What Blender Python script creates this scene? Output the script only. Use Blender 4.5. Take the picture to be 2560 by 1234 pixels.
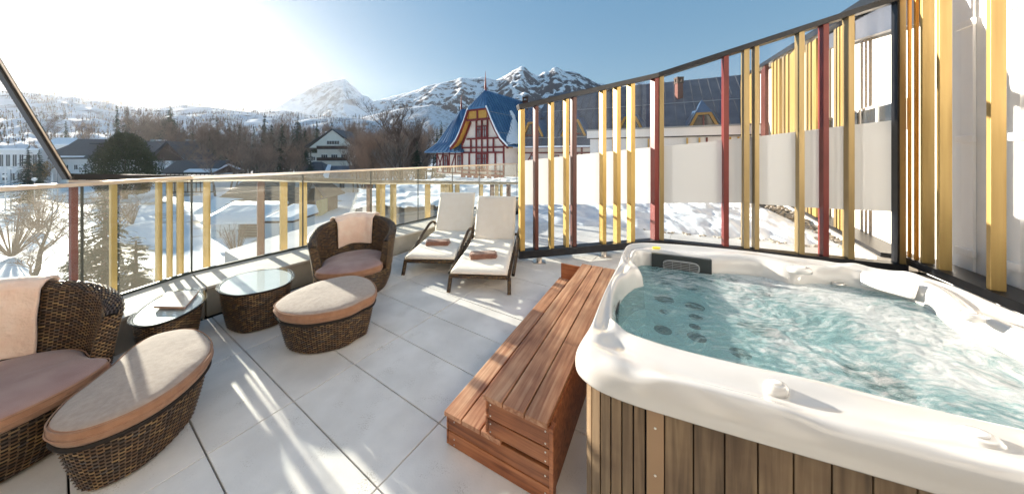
import bpy, bmesh, math, random
from mathutils import Vector, Matrix, noise
R = math.radians
random.seed(7)
for o in list(bpy.data.objects): bpy.data.objects.remove(o)
SC = bpy.context.scene
COL = SC.collection
# ---------------------------------------------------------------- camera
FOC, CX, CY, EYE = 718.0, 1280.0, 388.5, 1.6
cd = bpy.data.cameras.new('camera'); cam = bpy.data.objects.new('camera', cd); COL.objects.link(cam)
cam.location = (0, 0, EYE); cam.rotation_euler = (R(90), 0, 0)
cd.sensor_width = 36; cd.lens = FOC/2560*36; cd.shift_y = -(617-CY)/2560
cd.clip_start = .05; cd.clip_end = 20000
SC.camera = cam
# ---------------------------------------------------------------- light
SUN = Vector((-1.5, 1.0, .39)).normalized()
el = math.asin(SUN.z); az = math.atan2(SUN.x, SUN.y)
w = bpy.data.worlds.new('World'); SC.world = w; w.use_nodes = True
nt = w.node_tree; sky = nt.nodes.new('ShaderNodeTexSky'); sky.sky_type = 'NISHITA'; sky.sun_disc = False
sky.sun_elevation = el; sky.sun_rotation = az; sky.altitude = 1000; sky.dust_density = .35; sky.air_density = 1.0; sky.ozone_density = 1.5
gm = nt.nodes.new('ShaderNodeGamma'); gm.inputs[1].default_value = .34; nt.links.new(sky.outputs[0], gm.inputs[0])
hs = nt.nodes.new('ShaderNodeHueSaturation'); hs.inputs['Saturation'].default_value = 2.3; nt.links.new(gm.outputs[0], hs.inputs['Color'])
nt.links.new(hs.outputs[0], nt.nodes['Background'].inputs[0]); nt.nodes['Background'].inputs[1].default_value = .071
sd = bpy.data.lights.new('sun', 'SUN'); sun = bpy.data.objects.new('sun', sd); COL.objects.link(sun)
sd.energy = 2.7; sd.angle = R(.6); sd.color = (1, .9, .76)
sun.rotation_euler = SUN.to_track_quat('Z', 'Y').to_euler()
SC.view_settings.view_transform = 'Standard'; SC.view_settings.look = 'None'; SC.view_settings.gamma = 1
SC.view_settings.use_curve_mapping = False; SC.view_settings.exposure = 2.55
SC.render.engine = 'CYCLES'
cy = SC.cycles; cy.use_denoising = True; cy.max_bounces = 12; cy.transparent_max_bounces = 32; cy.transmission_bounces = 8
cy.volume_bounces = 1; cy.sample_clamp_indirect = 6; cy.diffuse_bounces = 7; cy.caustics_reflective = False; cy.caustics_refractive = False
# ---------------------------------------------------------------- helpers
def G(u, v, z=0.0):                      # photo pixel -> point on the level z
    Y = FOC*(EYE-z)/(v-CY); return Vector(((u-CX)/FOC*Y, Y, z))
def P(u, v, Y):                          # photo pixel -> point at depth Y
    return Vector(((u-CX)/FOC*Y, Y, EYE+(CY-v)/FOC*Y))
def XZ(u, Y, z): return Vector(((u-CX)/FOC*Y, Y, z))
def hit(u, p, d):                        # distance along p+s*d that shows at column u
    k = (u-CX)/FOC; return (k*p[1]-p[0])/(d[0]-k*d[1])
def V(*a): return Vector(a)
class MB:
    def __init__(s): s.v = []; s.f = []; s.m = []; s.c = []; s.mi = 0
    def vs(s, pts):
        b = len(s.v); s.v.extend([tuple(p) for p in pts]); return b
    def face(s, idx, mi=None, c=None):
        s.f.append(tuple(idx)); s.m.append(s.mi if mi is None else mi); s.c.append(random.random() if c is None else c)
    def poly(s, pts, mi=None, c=None):
        b = s.vs(pts); s.face(range(b, b+len(pts)), mi, c)
    def hexa(s, p, mi=None, c=None):     # 8 corners: bottom 4 ccw, top 4 ccw
        p = [Vector(q) for q in p]
        if (p[1]-p[0]).cross(p[3]-p[0]).dot(p[4]-p[0]) < 0: p = [p[3],p[2],p[1],p[0],p[7],p[6],p[5],p[4]]
        b = s.vs(p); c = random.random() if c is None else c
        for q in ((3,2,1,0),(4,5,6,7),(0,1,5,4),(1,2,6,5),(2,3,7,6),(3,0,4,7)): s.face([b+i for i in q], mi, c)
    def box(s, a, b, mi=None):
        (x0,y0,z0),(x1,y1,z1) = a,b
        s.hexa([(x0,y0,z0),(x1,y0,z0),(x1,y1,z0),(x0,y1,z0),(x0,y0,z1),(x1,y0,z1),(x1,y1,z1),(x0,y1,z1)], mi)
    def beam(s, a, b, w, h, up=(0,0,1), mi=None):
        a = Vector(a); b = Vector(b); d = (b-a).normalized(); up = Vector(up)
        x = d.cross(up)
        if x.length < 1e-4: x = Vector((1,0,0))
        x.normalize(); y = x.cross(d).normalized(); x = x*(w/2); y = y*(h/2)
        s.hexa([a-x-y, a+x-y, b+x-y, b-x-y, a-x+y, a+x+y, b+x+y, b-x+y], mi)
    def prism(s, pts, z0, z1, mi=None):  # pts xy ccw
        n = len(pts); b = s.vs([(p[0],p[1],z0) for p in pts]+[(p[0],p[1],z1) for p in pts])
        s.face([b+n-1-i for i in range(n)], mi, .5); s.face([b+n+i for i in range(n)], mi, .5)
        for i in range(n): j = (i+1)%n; s.face((b+i,b+j,b+n+j,b+n+i), mi, .5)
    def tube(s, pts, rad, n=6, cap=True, mi=None):
        pts = [Vector(p) for p in pts]; rad = rad if hasattr(rad,'__len__') else [rad]*len(pts)
        rings = []; up = Vector((0,0,1)); c = random.random()
        for i,p in enumerate(pts):
            d = (pts[min(i+1,len(pts)-1)]-pts[max(i-1,0)]).normalized()
            x = d.cross(up)
            if x.length < .05: x = d.cross(Vector((1,0,0)))
            x.normalize(); y = x.cross(d)
            rings.append(s.vs([p+(x*math.cos(2*math.pi*k/n)+y*math.sin(2*math.pi*k/n))*rad[i] for k in range(n)]))
        for a,b in zip(rings, rings[1:]):
            for k in range(n): s.face((a+k,a+(k+1)%n,b+(k+1)%n,b+k), mi, c)
        if cap: s.face([rings[0]+n-1-k for k in range(n)], mi, c); s.face([rings[-1]+k for k in range(n)], mi, c)
    def loft(s, rings, cap0=True, cap1=True, mi=None, mis=None, closed=True):
        n = len(rings[0]); bs = [s.vs(r) for r in rings]
        for i,(a,b) in enumerate(zip(bs, bs[1:])):
            m = mis[i] if mis else mi
            for k in range(n if closed else n-1): s.face((a+k,a+(k+1)%n,b+(k+1)%n,b+k), m, .5)
        if cap0: s.face([bs[0]+n-1-k for k in range(n)], mis[0] if mis else mi, .5)
        if cap1: s.face([bs[-1]+k for k in range(n)], mis[-1] if mis else mi, .5)
    def data(s, name, mats, smooth=False, col=False):
        me = bpy.data.meshes.new(name); me.from_pydata(s.v, [], s.f)
        for m in (mats if isinstance(mats,(list,tuple)) else [mats]): me.materials.append(m)
        me.polygons.foreach_set('material_index', s.m)
        if smooth: me.polygons.foreach_set('use_smooth', [True]*len(s.f))
        if col:
            at = me.attributes.new('rnd', 'FLOAT', 'FACE'); at.data.foreach_set('value', s.c)
        me.update(); return me
    def build(s, name, mats, parent=None, smooth=False, col=False, inv=True, bevel=0, auto=False):
        me = s.data(name, mats, smooth, col); o = bpy.data.objects.new(name, me); COL.objects.link(o)
        if parent is not None:
            o.parent = parent
            if inv and parent.type == 'EMPTY': o.matrix_parent_inverse = Matrix.Translation(-parent.location)
        if auto:
            me.polygons.foreach_set('use_smooth', [True]*len(s.f))
            me.set_sharp_from_angle(angle=R(40))
        if bevel:
            b = o.modifiers.new('edge', 'BEVEL'); b.width = bevel; b.segments = 2; b.limit_method = 'ANGLE'; b.angle_limit = R(35); b.harden_normals = False
        return o
def empty(name, loc, label=None, cat=None, group=None, rz=0):
    o = bpy.data.objects.new(name, None); COL.objects.link(o); o.location = loc; o.rotation_euler = (0,0,rz); o.empty_display_size = .1
    return tag(o, label, cat, group)
def tag(o, label=None, cat=None, group=None, kind=None):
    if label: o['label'] = label
    if cat: o['category'] = cat
    if group: o['group'] = group
    if kind: o['kind'] = kind
    return o
def struct(o): o['kind'] = 'structure'; return o
def copy_tree(o, parent=None):
    c = o.copy(); COL.objects.link(c)
    if parent is not None: c.parent = parent
    for ch in list(o.children): copy_tree(ch, c)
    return c
def inst(name, me, parent, loc=(0,0,0), rz=0, scale=1, label=None):
    o = bpy.data.objects.new(name, me); COL.objects.link(o); o.parent = parent
    o.location = loc; o.rotation_euler = (0,0,rz); o.scale = (scale,)*3
    return o
def spline(pts, n, closed=True):         # Catmull-Rom, equal arc steps
    pts = [Vector(p) for p in pts]; m = len(pts); out = []; seg = m if closed else m-1
    for i in range(seg):
        if closed: p0,p1,p2,p3 = pts[i-1],pts[i],pts[(i+1)%m],pts[(i+2)%m]
        else: p0,p1,p2,p3 = pts[max(i-1,0)],pts[i],pts[i+1],pts[min(i+2,m-1)]
        for k in range(16):
            t = k/16; out.append(.5*((2*p1)+(p2-p0)*t+(2*p0-5*p1+4*p2-p3)*t*t+(3*p1-p0-3*p2+p3)*t**3))
    if not closed: out.append(pts[-1])
    L = [0]
    ring = out+[out[0]] if closed else out
    for a,b in zip(ring, ring[1:]): L.append(L[-1]+(b-a).length)
    res = []; j = 0
    for i in range(n):
        s_ = L[-1]*i/(n if closed else n-1)
        while j < len(L)-2 and L[j+1] < s_: j += 1
        t = (s_-L[j])/max(L[j+1]-L[j],1e-9); res.append(ring[j].lerp(ring[j+1], min(t,1)))
    return res
def ccw(pts):
    A = sum(a.x*b.y-b.x*a.y for a,b in zip(pts, pts[1:]+pts[:1])); return pts if A > 0 else pts[::-1]
def lerp(a,b,t): return a+(b-a)*t
def curve(tab, x):
    if x <= tab[0][0]: return tab[0][1]
    for (a,b),(c,d) in zip(tab, tab[1:]):
        if x <= c: return b+(d-b)*(x-a)/(c-a)
    return tab[-1][1]
# ---------------------------------------------------------------- materials
def mat(name, c1, c2=None, sc=6, rough=.6, metal=0, bump=0, bsc=40, stretch=None, detail=5, rnd=0, attr=None, spec=.5, coat=0, gen=False, hi=.7, lo=.35, sheen=0):
    m = bpy.data.materials.new(name); m.use_nodes = True; n = m.node_tree; b = n.nodes['Principled BSDF']; L = n.links
    b.inputs['Roughness'].default_value = rough; b.inputs['Metallic'].default_value = metal; b.inputs['Specular IOR Level'].default_value = spec
    b.inputs['Coat Weight'].default_value = coat; b.inputs['Coat Roughness'].default_value = .15; b.inputs['Sheen Weight'].default_value = sheen
    b.inputs['Base Color'].default_value = (*c1,1)
    tc = n.nodes.new('ShaderNodeTexCoord'); mp = n.nodes.new('ShaderNodeMapping'); L.new(tc.outputs['Object'], mp.inputs[0])
    if stretch: mp.inputs['Scale'].default_value = stretch
    colout = None
    if c2:
        t = n.nodes.new('ShaderNodeTexNoise'); t.inputs['Scale'].default_value = sc; t.inputs['Detail'].default_value = detail; L.new(mp.outputs[0], t.inputs[0])
        r = n.nodes.new('ShaderNodeValToRGB'); r.color_ramp.elements[0].position = lo; r.color_ramp.elements[1].position = hi
        r.color_ramp.elements[0].color = (*c1,1); r.color_ramp.elements[1].color = (*c2,1); L.new(t.outputs[0], r.inputs[0]); colout = r.outputs[0]
        L.new(colout, b.inputs['Base Color'])
    if rnd or attr:
        if attr:
            a = n.nodes.new('ShaderNodeAttribute'); a.attribute_name = 'rnd'; fo = a.outputs['Fac']
            rr = n.nodes.new('ShaderNodeValToRGB'); e = rr.color_ramp.elements
            e[0].color = (*attr[0],1); e[1].color = (*attr[-1],1)
            for i,cc in enumerate(attr[1:-1]): x = e.new((i+1)/(len(attr)-1)); x.color = (*cc,1)
            L.new(fo, rr.inputs[0]); colout = rr.outputs[0]; L.new(colout, b.inputs['Base Color'])
        if rnd:
            oi = n.nodes.new('ShaderNodeObjectInfo'); mr = n.nodes.new('ShaderNodeMapRange'); mr.inputs[3].default_value = 1-rnd; mr.inputs[4].default_value = 1+rnd
            L.new(oi.outputs['Random'], mr.inputs[0]); mx = n.nodes.new('ShaderNodeVectorMath'); mx.operation = 'SCALE'
            if colout is None: mx.inputs[0].default_value = c1
            else: L.new(colout, mx.inputs[0])
            L.new(mr.outputs[0], mx.inputs['Scale']); L.new(mx.outputs[0], b.inputs['Base Color'])
    if bump:
        t = n.nodes.new('ShaderNodeTexNoise'); t.inputs['Scale'].default_value = bsc; t.inputs['Detail'].default_value = 4; L.new(mp.outputs[0], t.inputs[0])
        bp = n.nodes.new('ShaderNodeBump'); bp.inputs['Strength'].default_value = bump; bp.inputs['Distance'].default_value = .01; L.new(t.outputs[0], bp.inputs['Height']); L.new(bp.outputs[0], b.inputs['Normal'])
    return m
def glassmat(name, tint=(.93,.96,.95), veil=.03, veil_col=(.9,.88,.8), fr=1.35, rough=0.0):
    m = bpy.data.materials.new(name); m.use_nodes = True; n = m.node_tree; L = n.links; n.nodes.remove(n.nodes['Principled BSDF']); out = n.nodes['Material Output']
    t = n.nodes.new('ShaderNodeBsdfTransparent'); t.inputs[0].default_value = (*tint,1)
    g = n.nodes.new('ShaderNodeBsdfGlossy'); g.inputs['Roughness'].default_value = rough
    d = n.nodes.new('ShaderNodeBsdfTranslucent'); d.inputs[0].default_value = (*veil_col,1)
    d2 = n.nodes.new('ShaderNodeBsdfDiffuse'); d2.inputs[0].default_value = (*veil_col,1); dm = n.nodes.new('ShaderNodeMixShader'); L.new(d.outputs[0], dm.inputs[1]); L.new(d2.outputs[0], dm.inputs[2])
    f = n.nodes.new('ShaderNodeFresnel'); f.inputs[0].default_value = fr
    ge = n.nodes.new('ShaderNodeNewGeometry'); iv = n.nodes.new('ShaderNodeMath'); iv.operation = 'SUBTRACT'; iv.inputs[0].default_value = 1; L.new(ge.outputs['Backfacing'], iv.inputs[1])
    mu = n.nodes.new('ShaderNodeMath'); mu.operation = 'MULTIPLY'; L.new(f.outputs[0], mu.inputs[0]); L.new(iv.outputs[0], mu.inputs[1]); f = mu
    m1 = n.nodes.new('ShaderNodeMixShader'); L.new(f.outputs[0], m1.inputs[0]); L.new(t.outputs[0], m1.inputs[1]); L.new(g.outputs[0], m1.inputs[2])
    m2 = n.nodes.new('ShaderNodeMixShader'); m2.inputs[0].default_value = veil; L.new(m1.outputs[0], m2.inputs[1]); L.new(dm.outputs[0], m2.inputs[2])
    L.new(m2.outputs[0], out.inputs[0]); return m
M = {}
M['glass'] = glassmat('clear_glass', (.955,.985,.975), .045, (.95,.86,.70), fr=1.42)  # cream veil colour stands for the warm sunlit glow on the balustrade panes
M['fence_glass'] = glassmat('fence_glass', (.95,.96,.98), .006, fr=1.28)
M['tabletop_glass'] = glassmat('tabletop_glass', (.96,.98,.98), 0, fr=1.6)
M['frost'] = glassmat('frosted_film', (.9,.9,.9), .84, (.80,.80,.79), 1.2)
M['steel'] = mat('brushed_steel', (.72,.66,.6), (.6,.55,.5), 3, .28, 1, rnd=0)
M['warm_wall'] = mat('warm_white_render', (.80,.75,.68), (.84,.80,.74), 2, .8)
M['black_metal'] = mat('black_metal', (.012,.013,.016), (.02,.021,.025), 8, .38, .3)
M['dark_seal'] = mat('dark_seal', (.05,.06,.055), None, rough=.5)
M['yellow'] = mat('gold_paint', (.46,.30,.08), (.58,.40,.13), 1.2, .42, .35, bump=.03, bsc=60)
M['bronze'] = mat('bronze_paint', (.32,.23,.10), (.44,.33,.16), 1.2, .38, .5, bump=.06, bsc=60, stretch=(9,9,.5))
M['gold'] = mat('dull_gold_paint', (.37,.24,.075), (.52,.36,.13), 1.2, .45, .3, bump=.06, bsc=60, stretch=(9,9,.5))
M['strip'] = mat('brown_metal_strip', (.27,.165,.085), (.33,.21,.12), 3, .45, 0)
M['ochre'] = mat('ochre_paint', (.52,.22,.03), (.6,.3,.06), 2, .4, .4)
M['maroon'] = mat('dark_red_paint', (.15,.02,.016), (.20,.03,.022), 2, .45)
M['brown_red'] = mat('brown_red_paint', (.085,.025,.018), (.12,.035,.022), 2, .42)
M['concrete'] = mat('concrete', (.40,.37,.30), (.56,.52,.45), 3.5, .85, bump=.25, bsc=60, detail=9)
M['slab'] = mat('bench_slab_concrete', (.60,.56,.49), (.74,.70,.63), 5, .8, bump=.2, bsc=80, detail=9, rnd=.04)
M['white_wall'] = mat('white_panel', (.84,.83,.82), (.88,.87,.86), 2, .55)
M['cream'] = mat('cream_render', (.78,.72,.62), (.82,.77,.68), 2, .8)
M['snow'] = mat('snow', (.80,.84,.90), (.90,.92,.95), 2.5, .65, bump=.6, bsc=3, detail=8)
M['snow_near'] = mat('packed_snow', (.70,.73,.78), (.92,.93,.95), 3, .6, bump=.9, bsc=9, detail=10)
M['white_wall2'] = mat('white_render', (.80,.79,.78), (.88,.87,.86), 1.6, .7, bump=.3, bsc=120, detail=9)
def tilemat():
    m = mat('deck_tile', (.69,.665,.635), (.88,.855,.825), 2.6, .42, bump=.12, bsc=90, detail=10, rnd=.05)
    n = m.node_tree; L = n.links; b = n.nodes['Principled BSDF']; src = b.inputs['Base Color'].links[0].from_socket
    tc = n.nodes.new('ShaderNodeTexCoord'); oi = n.nodes.new('ShaderNodeObjectInfo'); ad = n.nodes.new('ShaderNodeVectorMath'); ad.operation = 'ADD'
    L.new(tc.outputs['Object'], ad.inputs[0]); L.new(oi.outputs['Location'], ad.inputs[1])
    for t in [x for x in n.nodes if x.bl_idname == 'ShaderNodeMapping']: L.new(ad.outputs[0], t.inputs[0])
    v = n.nodes.new('ShaderNodeTexNoise'); v.inputs['Scale'].default_value = 130; v.inputs['Detail'].default_value = 3; L.new(ad.outputs[0], v.inputs[0])
    big = n.nodes.new('ShaderNodeTexNoise'); big.inputs['Scale'].default_value = 6; L.new(ad.outputs[0], big.inputs[0])
    ma = n.nodes.new('ShaderNodeMath'); ma.operation = 'MULTIPLY'; L.new(v.outputs[0], ma.inputs[0]); L.new(big.outputs[0], ma.inputs[1])
    r = n.nodes.new('ShaderNodeValToRGB'); r.color_ramp.elements[0].position = .33; r.color_ramp.elements[1].position = .50; L.new(ma.outputs[0], r.inputs[0])
    mx = n.nodes.new('ShaderNodeMixRGB'); L.new(r.outputs[0], mx.inputs[0]); L.new(src, mx.inputs[1]); mx.inputs[2].default_value = (.50,.46,.41,1)
    L.new(mx.outputs[0], b.inputs['Base Color']); return m
M['tile'] = tilemat()
M['joint'] = mat('dark_joint', (.012,.013,.015), rough=.9)
WC = [(.035,.022,.015),(.095,.05,.022),(.20,.105,.04),(.055,.04,.032),(.33,.21,.085),(.13,.075,.04),(.085,.075,.07)]
M['wicker'] = mat('wicker', (.06,.03,.01), rough=.34, attr=WC, spec=.6)
M['wicker_base'] = mat('wicker_under', (.012,.008,.006), rough=.8)
M['cush_top'] = mat('taupe_fabric', (.36,.285,.24), (.43,.35,.30), 40, .95, bump=.35, bsc=500, detail=6, sheen=.3)
M['cush_side'] = mat('tan_fabric', (.34,.175,.10), (.41,.225,.135), 25, .9, bump=.3, bsc=500, sheen=.2)
M['seat_top'] = mat('mauve_fabric', (.29,.165,.155), (.40,.27,.245), 5, .92, bump=.35, bsc=500, sheen=.3)
M['blanket'] = mat('peach_fleece', (.86,.62,.49), (.92,.76,.64), 7, .95, bump=.6, bsc=60, sheen=.5, detail=8)
M['brown_towel'] = mat('brown_terry', (.24,.10,.06), (.34,.165,.11), 30, .98, bump=1.0, bsc=260, sheen=.5)
M['white_fabric'] = mat('white_fabric', (.88,.81,.71), (.91,.85,.76), 12, .9, bump=.25, bsc=300, sheen=.1)
def woodmat(name, c1, c2, c3, axis=1, rnd=.15, rough=.55, ang=0):
    m = bpy.data.materials.new(name); m.use_nodes = True; n = m.node_tree; L = n.links; b = n.nodes['Principled BSDF']; b.inputs['Roughness'].default_value = rough
    tc = n.nodes.new('ShaderNodeTexCoord'); mr = n.nodes.new('ShaderNodeMapping'); mr.inputs['Rotation'].default_value = (0,0,ang); L.new(tc.outputs['Object'], mr.inputs[0])
    oi = n.nodes.new('ShaderNodeObjectInfo'); mm = n.nodes.new('ShaderNodeVectorMath'); mm.operation = 'MULTIPLY_ADD'
    rs = n.nodes.new('ShaderNodeMath'); rs.operation = 'MULTIPLY'; rs.inputs[1].default_value = 37; L.new(oi.outputs['Random'], rs.inputs[0])
    sc = [26,26,26]; sc[axis] = 1.3
    L.new(mr.outputs[0], mm.inputs[0]); mm.inputs[1].default_value = sc; L.new(rs.outputs[0], mm.inputs[2])
    t = n.nodes.new('ShaderNodeTexNoise'); t.inputs['Scale'].default_value = 1.6; t.inputs['Detail'].default_value = 7; t.inputs['Distortion'].default_value = .6; L.new(mm.outputs[0], t.inputs[0])
    r = n.nodes.new('ShaderNodeValToRGB'); e = r.color_ramp.elements; e[0].position = .3; e[1].position = .72; e[0].color = (*c1,1); e[1].color = (*c3,1); x = e.new(.5); x.color = (*c2,1); L.new(t.outputs[0], r.inputs[0])
    m2 = n.nodes.new('ShaderNodeMapRange'); m2.inputs[3].default_value = 1-rnd; m2.inputs[4].default_value = 1+rnd; L.new(oi.outputs['Random'], m2.inputs[0])
    v = n.nodes.new('ShaderNodeVectorMath'); v.operation = 'SCALE'; L.new(r.outputs[0], v.inputs[0]); L.new(m2.outputs[0], v.inputs['Scale'])
    bl = n.nodes.new('ShaderNodeTexNoise'); bl.inputs['Scale'].default_value = 4; bl.inputs['Detail'].default_value = 6; L.new(mr.outputs[0], bl.inputs[0])
    rb = n.nodes.new('ShaderNodeValToRGB'); rb.color_ramp.elements[0].position = .35; rb.color_ramp.elements[0].color = (.55,.5,.5,1); rb.color_ramp.elements[1].position = .6; rb.color_ramp.elements[1].color = (1,1,1,1); L.new(bl.outputs[0], rb.inputs[0])
    mu = n.nodes.new('ShaderNodeMixRGB'); mu.blend_type = 'MULTIPLY'; mu.inputs[0].default_value = .8; L.new(v.outputs[0], mu.inputs[1]); L.new(rb.outputs[0], mu.inputs[2]); L.new(mu.outputs[0], b.inputs['Base Color'])
    bp = n.nodes.new('ShaderNodeBump'); bp.inputs['Strength'].default_value = .25; bp.inputs['Distance'].default_value = .004; L.new(t.outputs[0], bp.inputs['Height']); L.new(bp.outputs[0], b.inputs['Normal'])
    return m
SANG = math.atan2(1.88, 1.0)             # heading of the steps
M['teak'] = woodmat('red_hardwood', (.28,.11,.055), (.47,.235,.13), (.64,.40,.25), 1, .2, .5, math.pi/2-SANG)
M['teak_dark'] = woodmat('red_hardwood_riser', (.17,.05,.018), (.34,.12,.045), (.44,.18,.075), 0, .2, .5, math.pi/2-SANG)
M['skirt'] = woodmat('grey_brown_plank', (.10,.065,.036), (.18,.12,.068), (.26,.185,.11), 2, .16, .6)
M['acrylic'] = mat('white_acrylic', (.60,.59,.575), rough=.16, coat=.6, spec=.5)
M['basin'] = mat('white_basin', (.88,.92,.92), rough=.3)
M['pillow'] = mat('pale_foam', (.78,.76,.74), rough=.5)
M['gray_plastic'] = mat('dark_plastic', (.03,.035,.036), rough=.35)
M['lgray_plastic'] = mat('grey_plastic', (.3,.31,.32), rough=.35)
M['jet'] = mat('dark_chrome', (.008,.015,.02), (.12,.15,.16), 60, .3, .2)
M['screw'] = mat('screw_steel', (.7,.68,.64), rough=.3, metal=1)
M['sticker'] = mat('yellow_sticker', (.85,.75,.05), rough=.4)
M['paper'] = mat('glossy_cover', (.45,.38,.34), (.62,.56,.5), 9, .25, coat=.5)
M['page'] = mat('pages', (.5,.3,.22), rough=.8)
M['bark'] = mat('grey_bark', (.085,.062,.048), (.17,.13,.10), 3, .9)
M['twig_dark'] = mat('dark_twigs', (.10,.07,.055), (.17,.125,.10), .6, .9)
M['twig'] = mat('twigs', (.18,.125,.095), (.30,.22,.17), .6, .9, rnd=.2)
M['birch'] = mat('pale_bark', (.26,.22,.19), (.38,.34,.30), 2, .9)
M['needle'] = mat('needles', (.022,.04,.024), (.055,.078,.04), 1.5, .8, rnd=.2)
M['yew'] = mat('yew_leaves', (.022,.034,.014), (.06,.07,.025), 2, .8)
M['rust_leaf'] = mat('rust_leaves', (.30,.16,.04), (.42,.25,.06), 2, .8)
M['roof_dark'] = mat('dark_roof', (.045,.047,.055), (.08,.082,.092), 3, .6, stretch=(1,1,4))
M['roof_brown'] = mat('brown_shingle', (.14,.11,.085), (.22,.175,.14), 5, .85, stretch=(1,1,8), bump=.5, bsc=8)
M['blue_roof'] = mat('blue_metal', (.045,.13,.27), (.11,.23,.38), 1.2, .38, .25, detail=8)
M['blue_seam'] = mat('blue_metal_seam', (.055,.12,.22), rough=.4, metal=.3)
M['grey_roof'] = mat('grey_blue_metal_roof', (.085,.10,.13), (.15,.16,.19), 1, .45, .2, detail=8)
M['timber'] = mat('dark_red_timber', (.15,.018,.02), (.20,.028,.026), 4, .6)
M['panel_cream'] = mat('pinkish_render', (.80,.71,.64), (.86,.78,.71), 3, .85)
M['soffit'] = mat('ochre_boards', (.50,.26,.05), (.58,.33,.08), 5, .7)
M['window_glass'] = mat('window_pane', (.12,.14,.16), (.4,.42,.42), 3, .08, spec=.8)
M['white_paint'] = mat('white_paint', (.75,.75,.75), rough=.6)
M['grey_paint'] = mat('grey_paint', (.3,.32,.34), rough=.6)
M['dark_wood'] = mat('dark_timber_boards', (.06,.035,.025), (.09,.05,.035), 6, .8)
M['brick'] = mat('red_brick', (.12,.045,.035), (.19,.07,.05), 20, .85)
M['dark_pane'] = mat('dark_pane', (.04,.05,.06), rough=.1, spec=.8)
M['yellow_wall'] = mat('yellow_render', (.72,.58,.28), rough=.85)
M['stone'] = mat('pebbles', (.22,.19,.15), (.45,.40,.34), 3, .8, rnd=.25)
M['membrane'] = mat('roof_membrane', (.36,.38,.42), (.44,.46,.5), .8, .8)
M['globe'] = mat('white_globe', (.8,.8,.78), rough=.3)
M['blue_shade'] = mat('blue_parasol', (.08,.2,.3), rough=.7)
A_DIR = Vector((math.cos(1.009), math.sin(1.009), 0)); B_DIR = Vector((-math.sin(1.009), math.cos(1.009), 0))
# ================================================================ SETTING: terrain
def fbm(x, y, z=0, o=5, H=.9): return noise.fractal(Vector((x,y,z)), H, 2.1, o)
def ground_z(x, y):
    r = math.hypot(x, y); d = max(0, r-150)
    z = -7+.012*d+.5*fbm(x*.03, y*.03)*min(1, r/40)
    return z
def hillmat(name, snow, rock, sc, lo, hi, forest=None, fz=0, fw=60):
    m = bpy.data.materials.new(name); m.use_nodes = True; n = m.node_tree; L = n.links; b = n.nodes['Principled BSDF']; b.inputs['Roughness'].default_value = .9; b.inputs['Specular IOR Level'].default_value = .1
    g = n.nodes.new('ShaderNodeNewGeometry'); sp = n.nodes.new('ShaderNodeSeparateXYZ'); L.new(g.outputs['Normal'], sp.inputs[0]); ps = n.nodes.new('ShaderNodeSeparateXYZ'); L.new(g.outputs['Position'], ps.inputs[0])
    t = n.nodes.new('ShaderNodeTexNoise'); t.inputs['Scale'].default_value = sc; t.inputs['Detail'].default_value = 12; t.inputs['Roughness'].default_value = .72; L.new(g.outputs['Position'], t.inputs[0])
    a = n.nodes.new('ShaderNodeMath'); a.operation = 'MULTIPLY_ADD'; a.inputs[1].default_value = .55; L.new(sp.outputs[2], a.inputs[0]); L.new(t.outputs[0], a.inputs[2])
    r = n.nodes.new('ShaderNodeValToRGB'); r.color_ramp.elements[0].position = lo; r.color_ramp.elements[1].position = hi; r.color_ramp.elements[0].color = (*rock,1); r.color_ramp.elements[1].color = (*snow,1); L.new(a.outputs[0], r.inputs[0])
    out = r.outputs[0]
    if forest:
        mr = n.nodes.new('ShaderNodeMath'); mr.operation = 'MULTIPLY_ADD'; mr.inputs[1].default_value = 260; L.new(t.outputs[0], mr.inputs[0]); L.new(ps.outputs[2], mr.inputs[2])
        q = n.nodes.new('ShaderNodeMapRange'); q.inputs[1].default_value = fz+130-fw; q.inputs[2].default_value = fz+130+fw; L.new(mr.outputs[0], q.inputs[0])
        t2 = n.nodes.new('ShaderNodeTexNoise'); t2.inputs['Scale'].default_value = .06; t2.inputs['Detail'].default_value = 8; t2.inputs['Roughness'].default_value = .8; L.new(g.outputs['Position'], t2.inputs[0])
        r2 = n.nodes.new('ShaderNodeValToRGB'); r2.color_ramp.elements[0].position = .4; r2.color_ramp.elements[1].position = .68; r2.color_ramp.elements[0].color = (*forest,1); r2.color_ramp.elements[1].color = (.5,.52,.56,1); L.new(t2.outputs[0], r2.inputs[0])
        mx = n.nodes.new('ShaderNodeMixRGB'); L.new(q.outputs[0], mx.inputs[0]); L.new(r2.outputs[0], mx.inputs[1]); L.new(out, mx.inputs[2]); out = mx.outputs[0]
    L.new(out, b.inputs['Base Color']); return m
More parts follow.
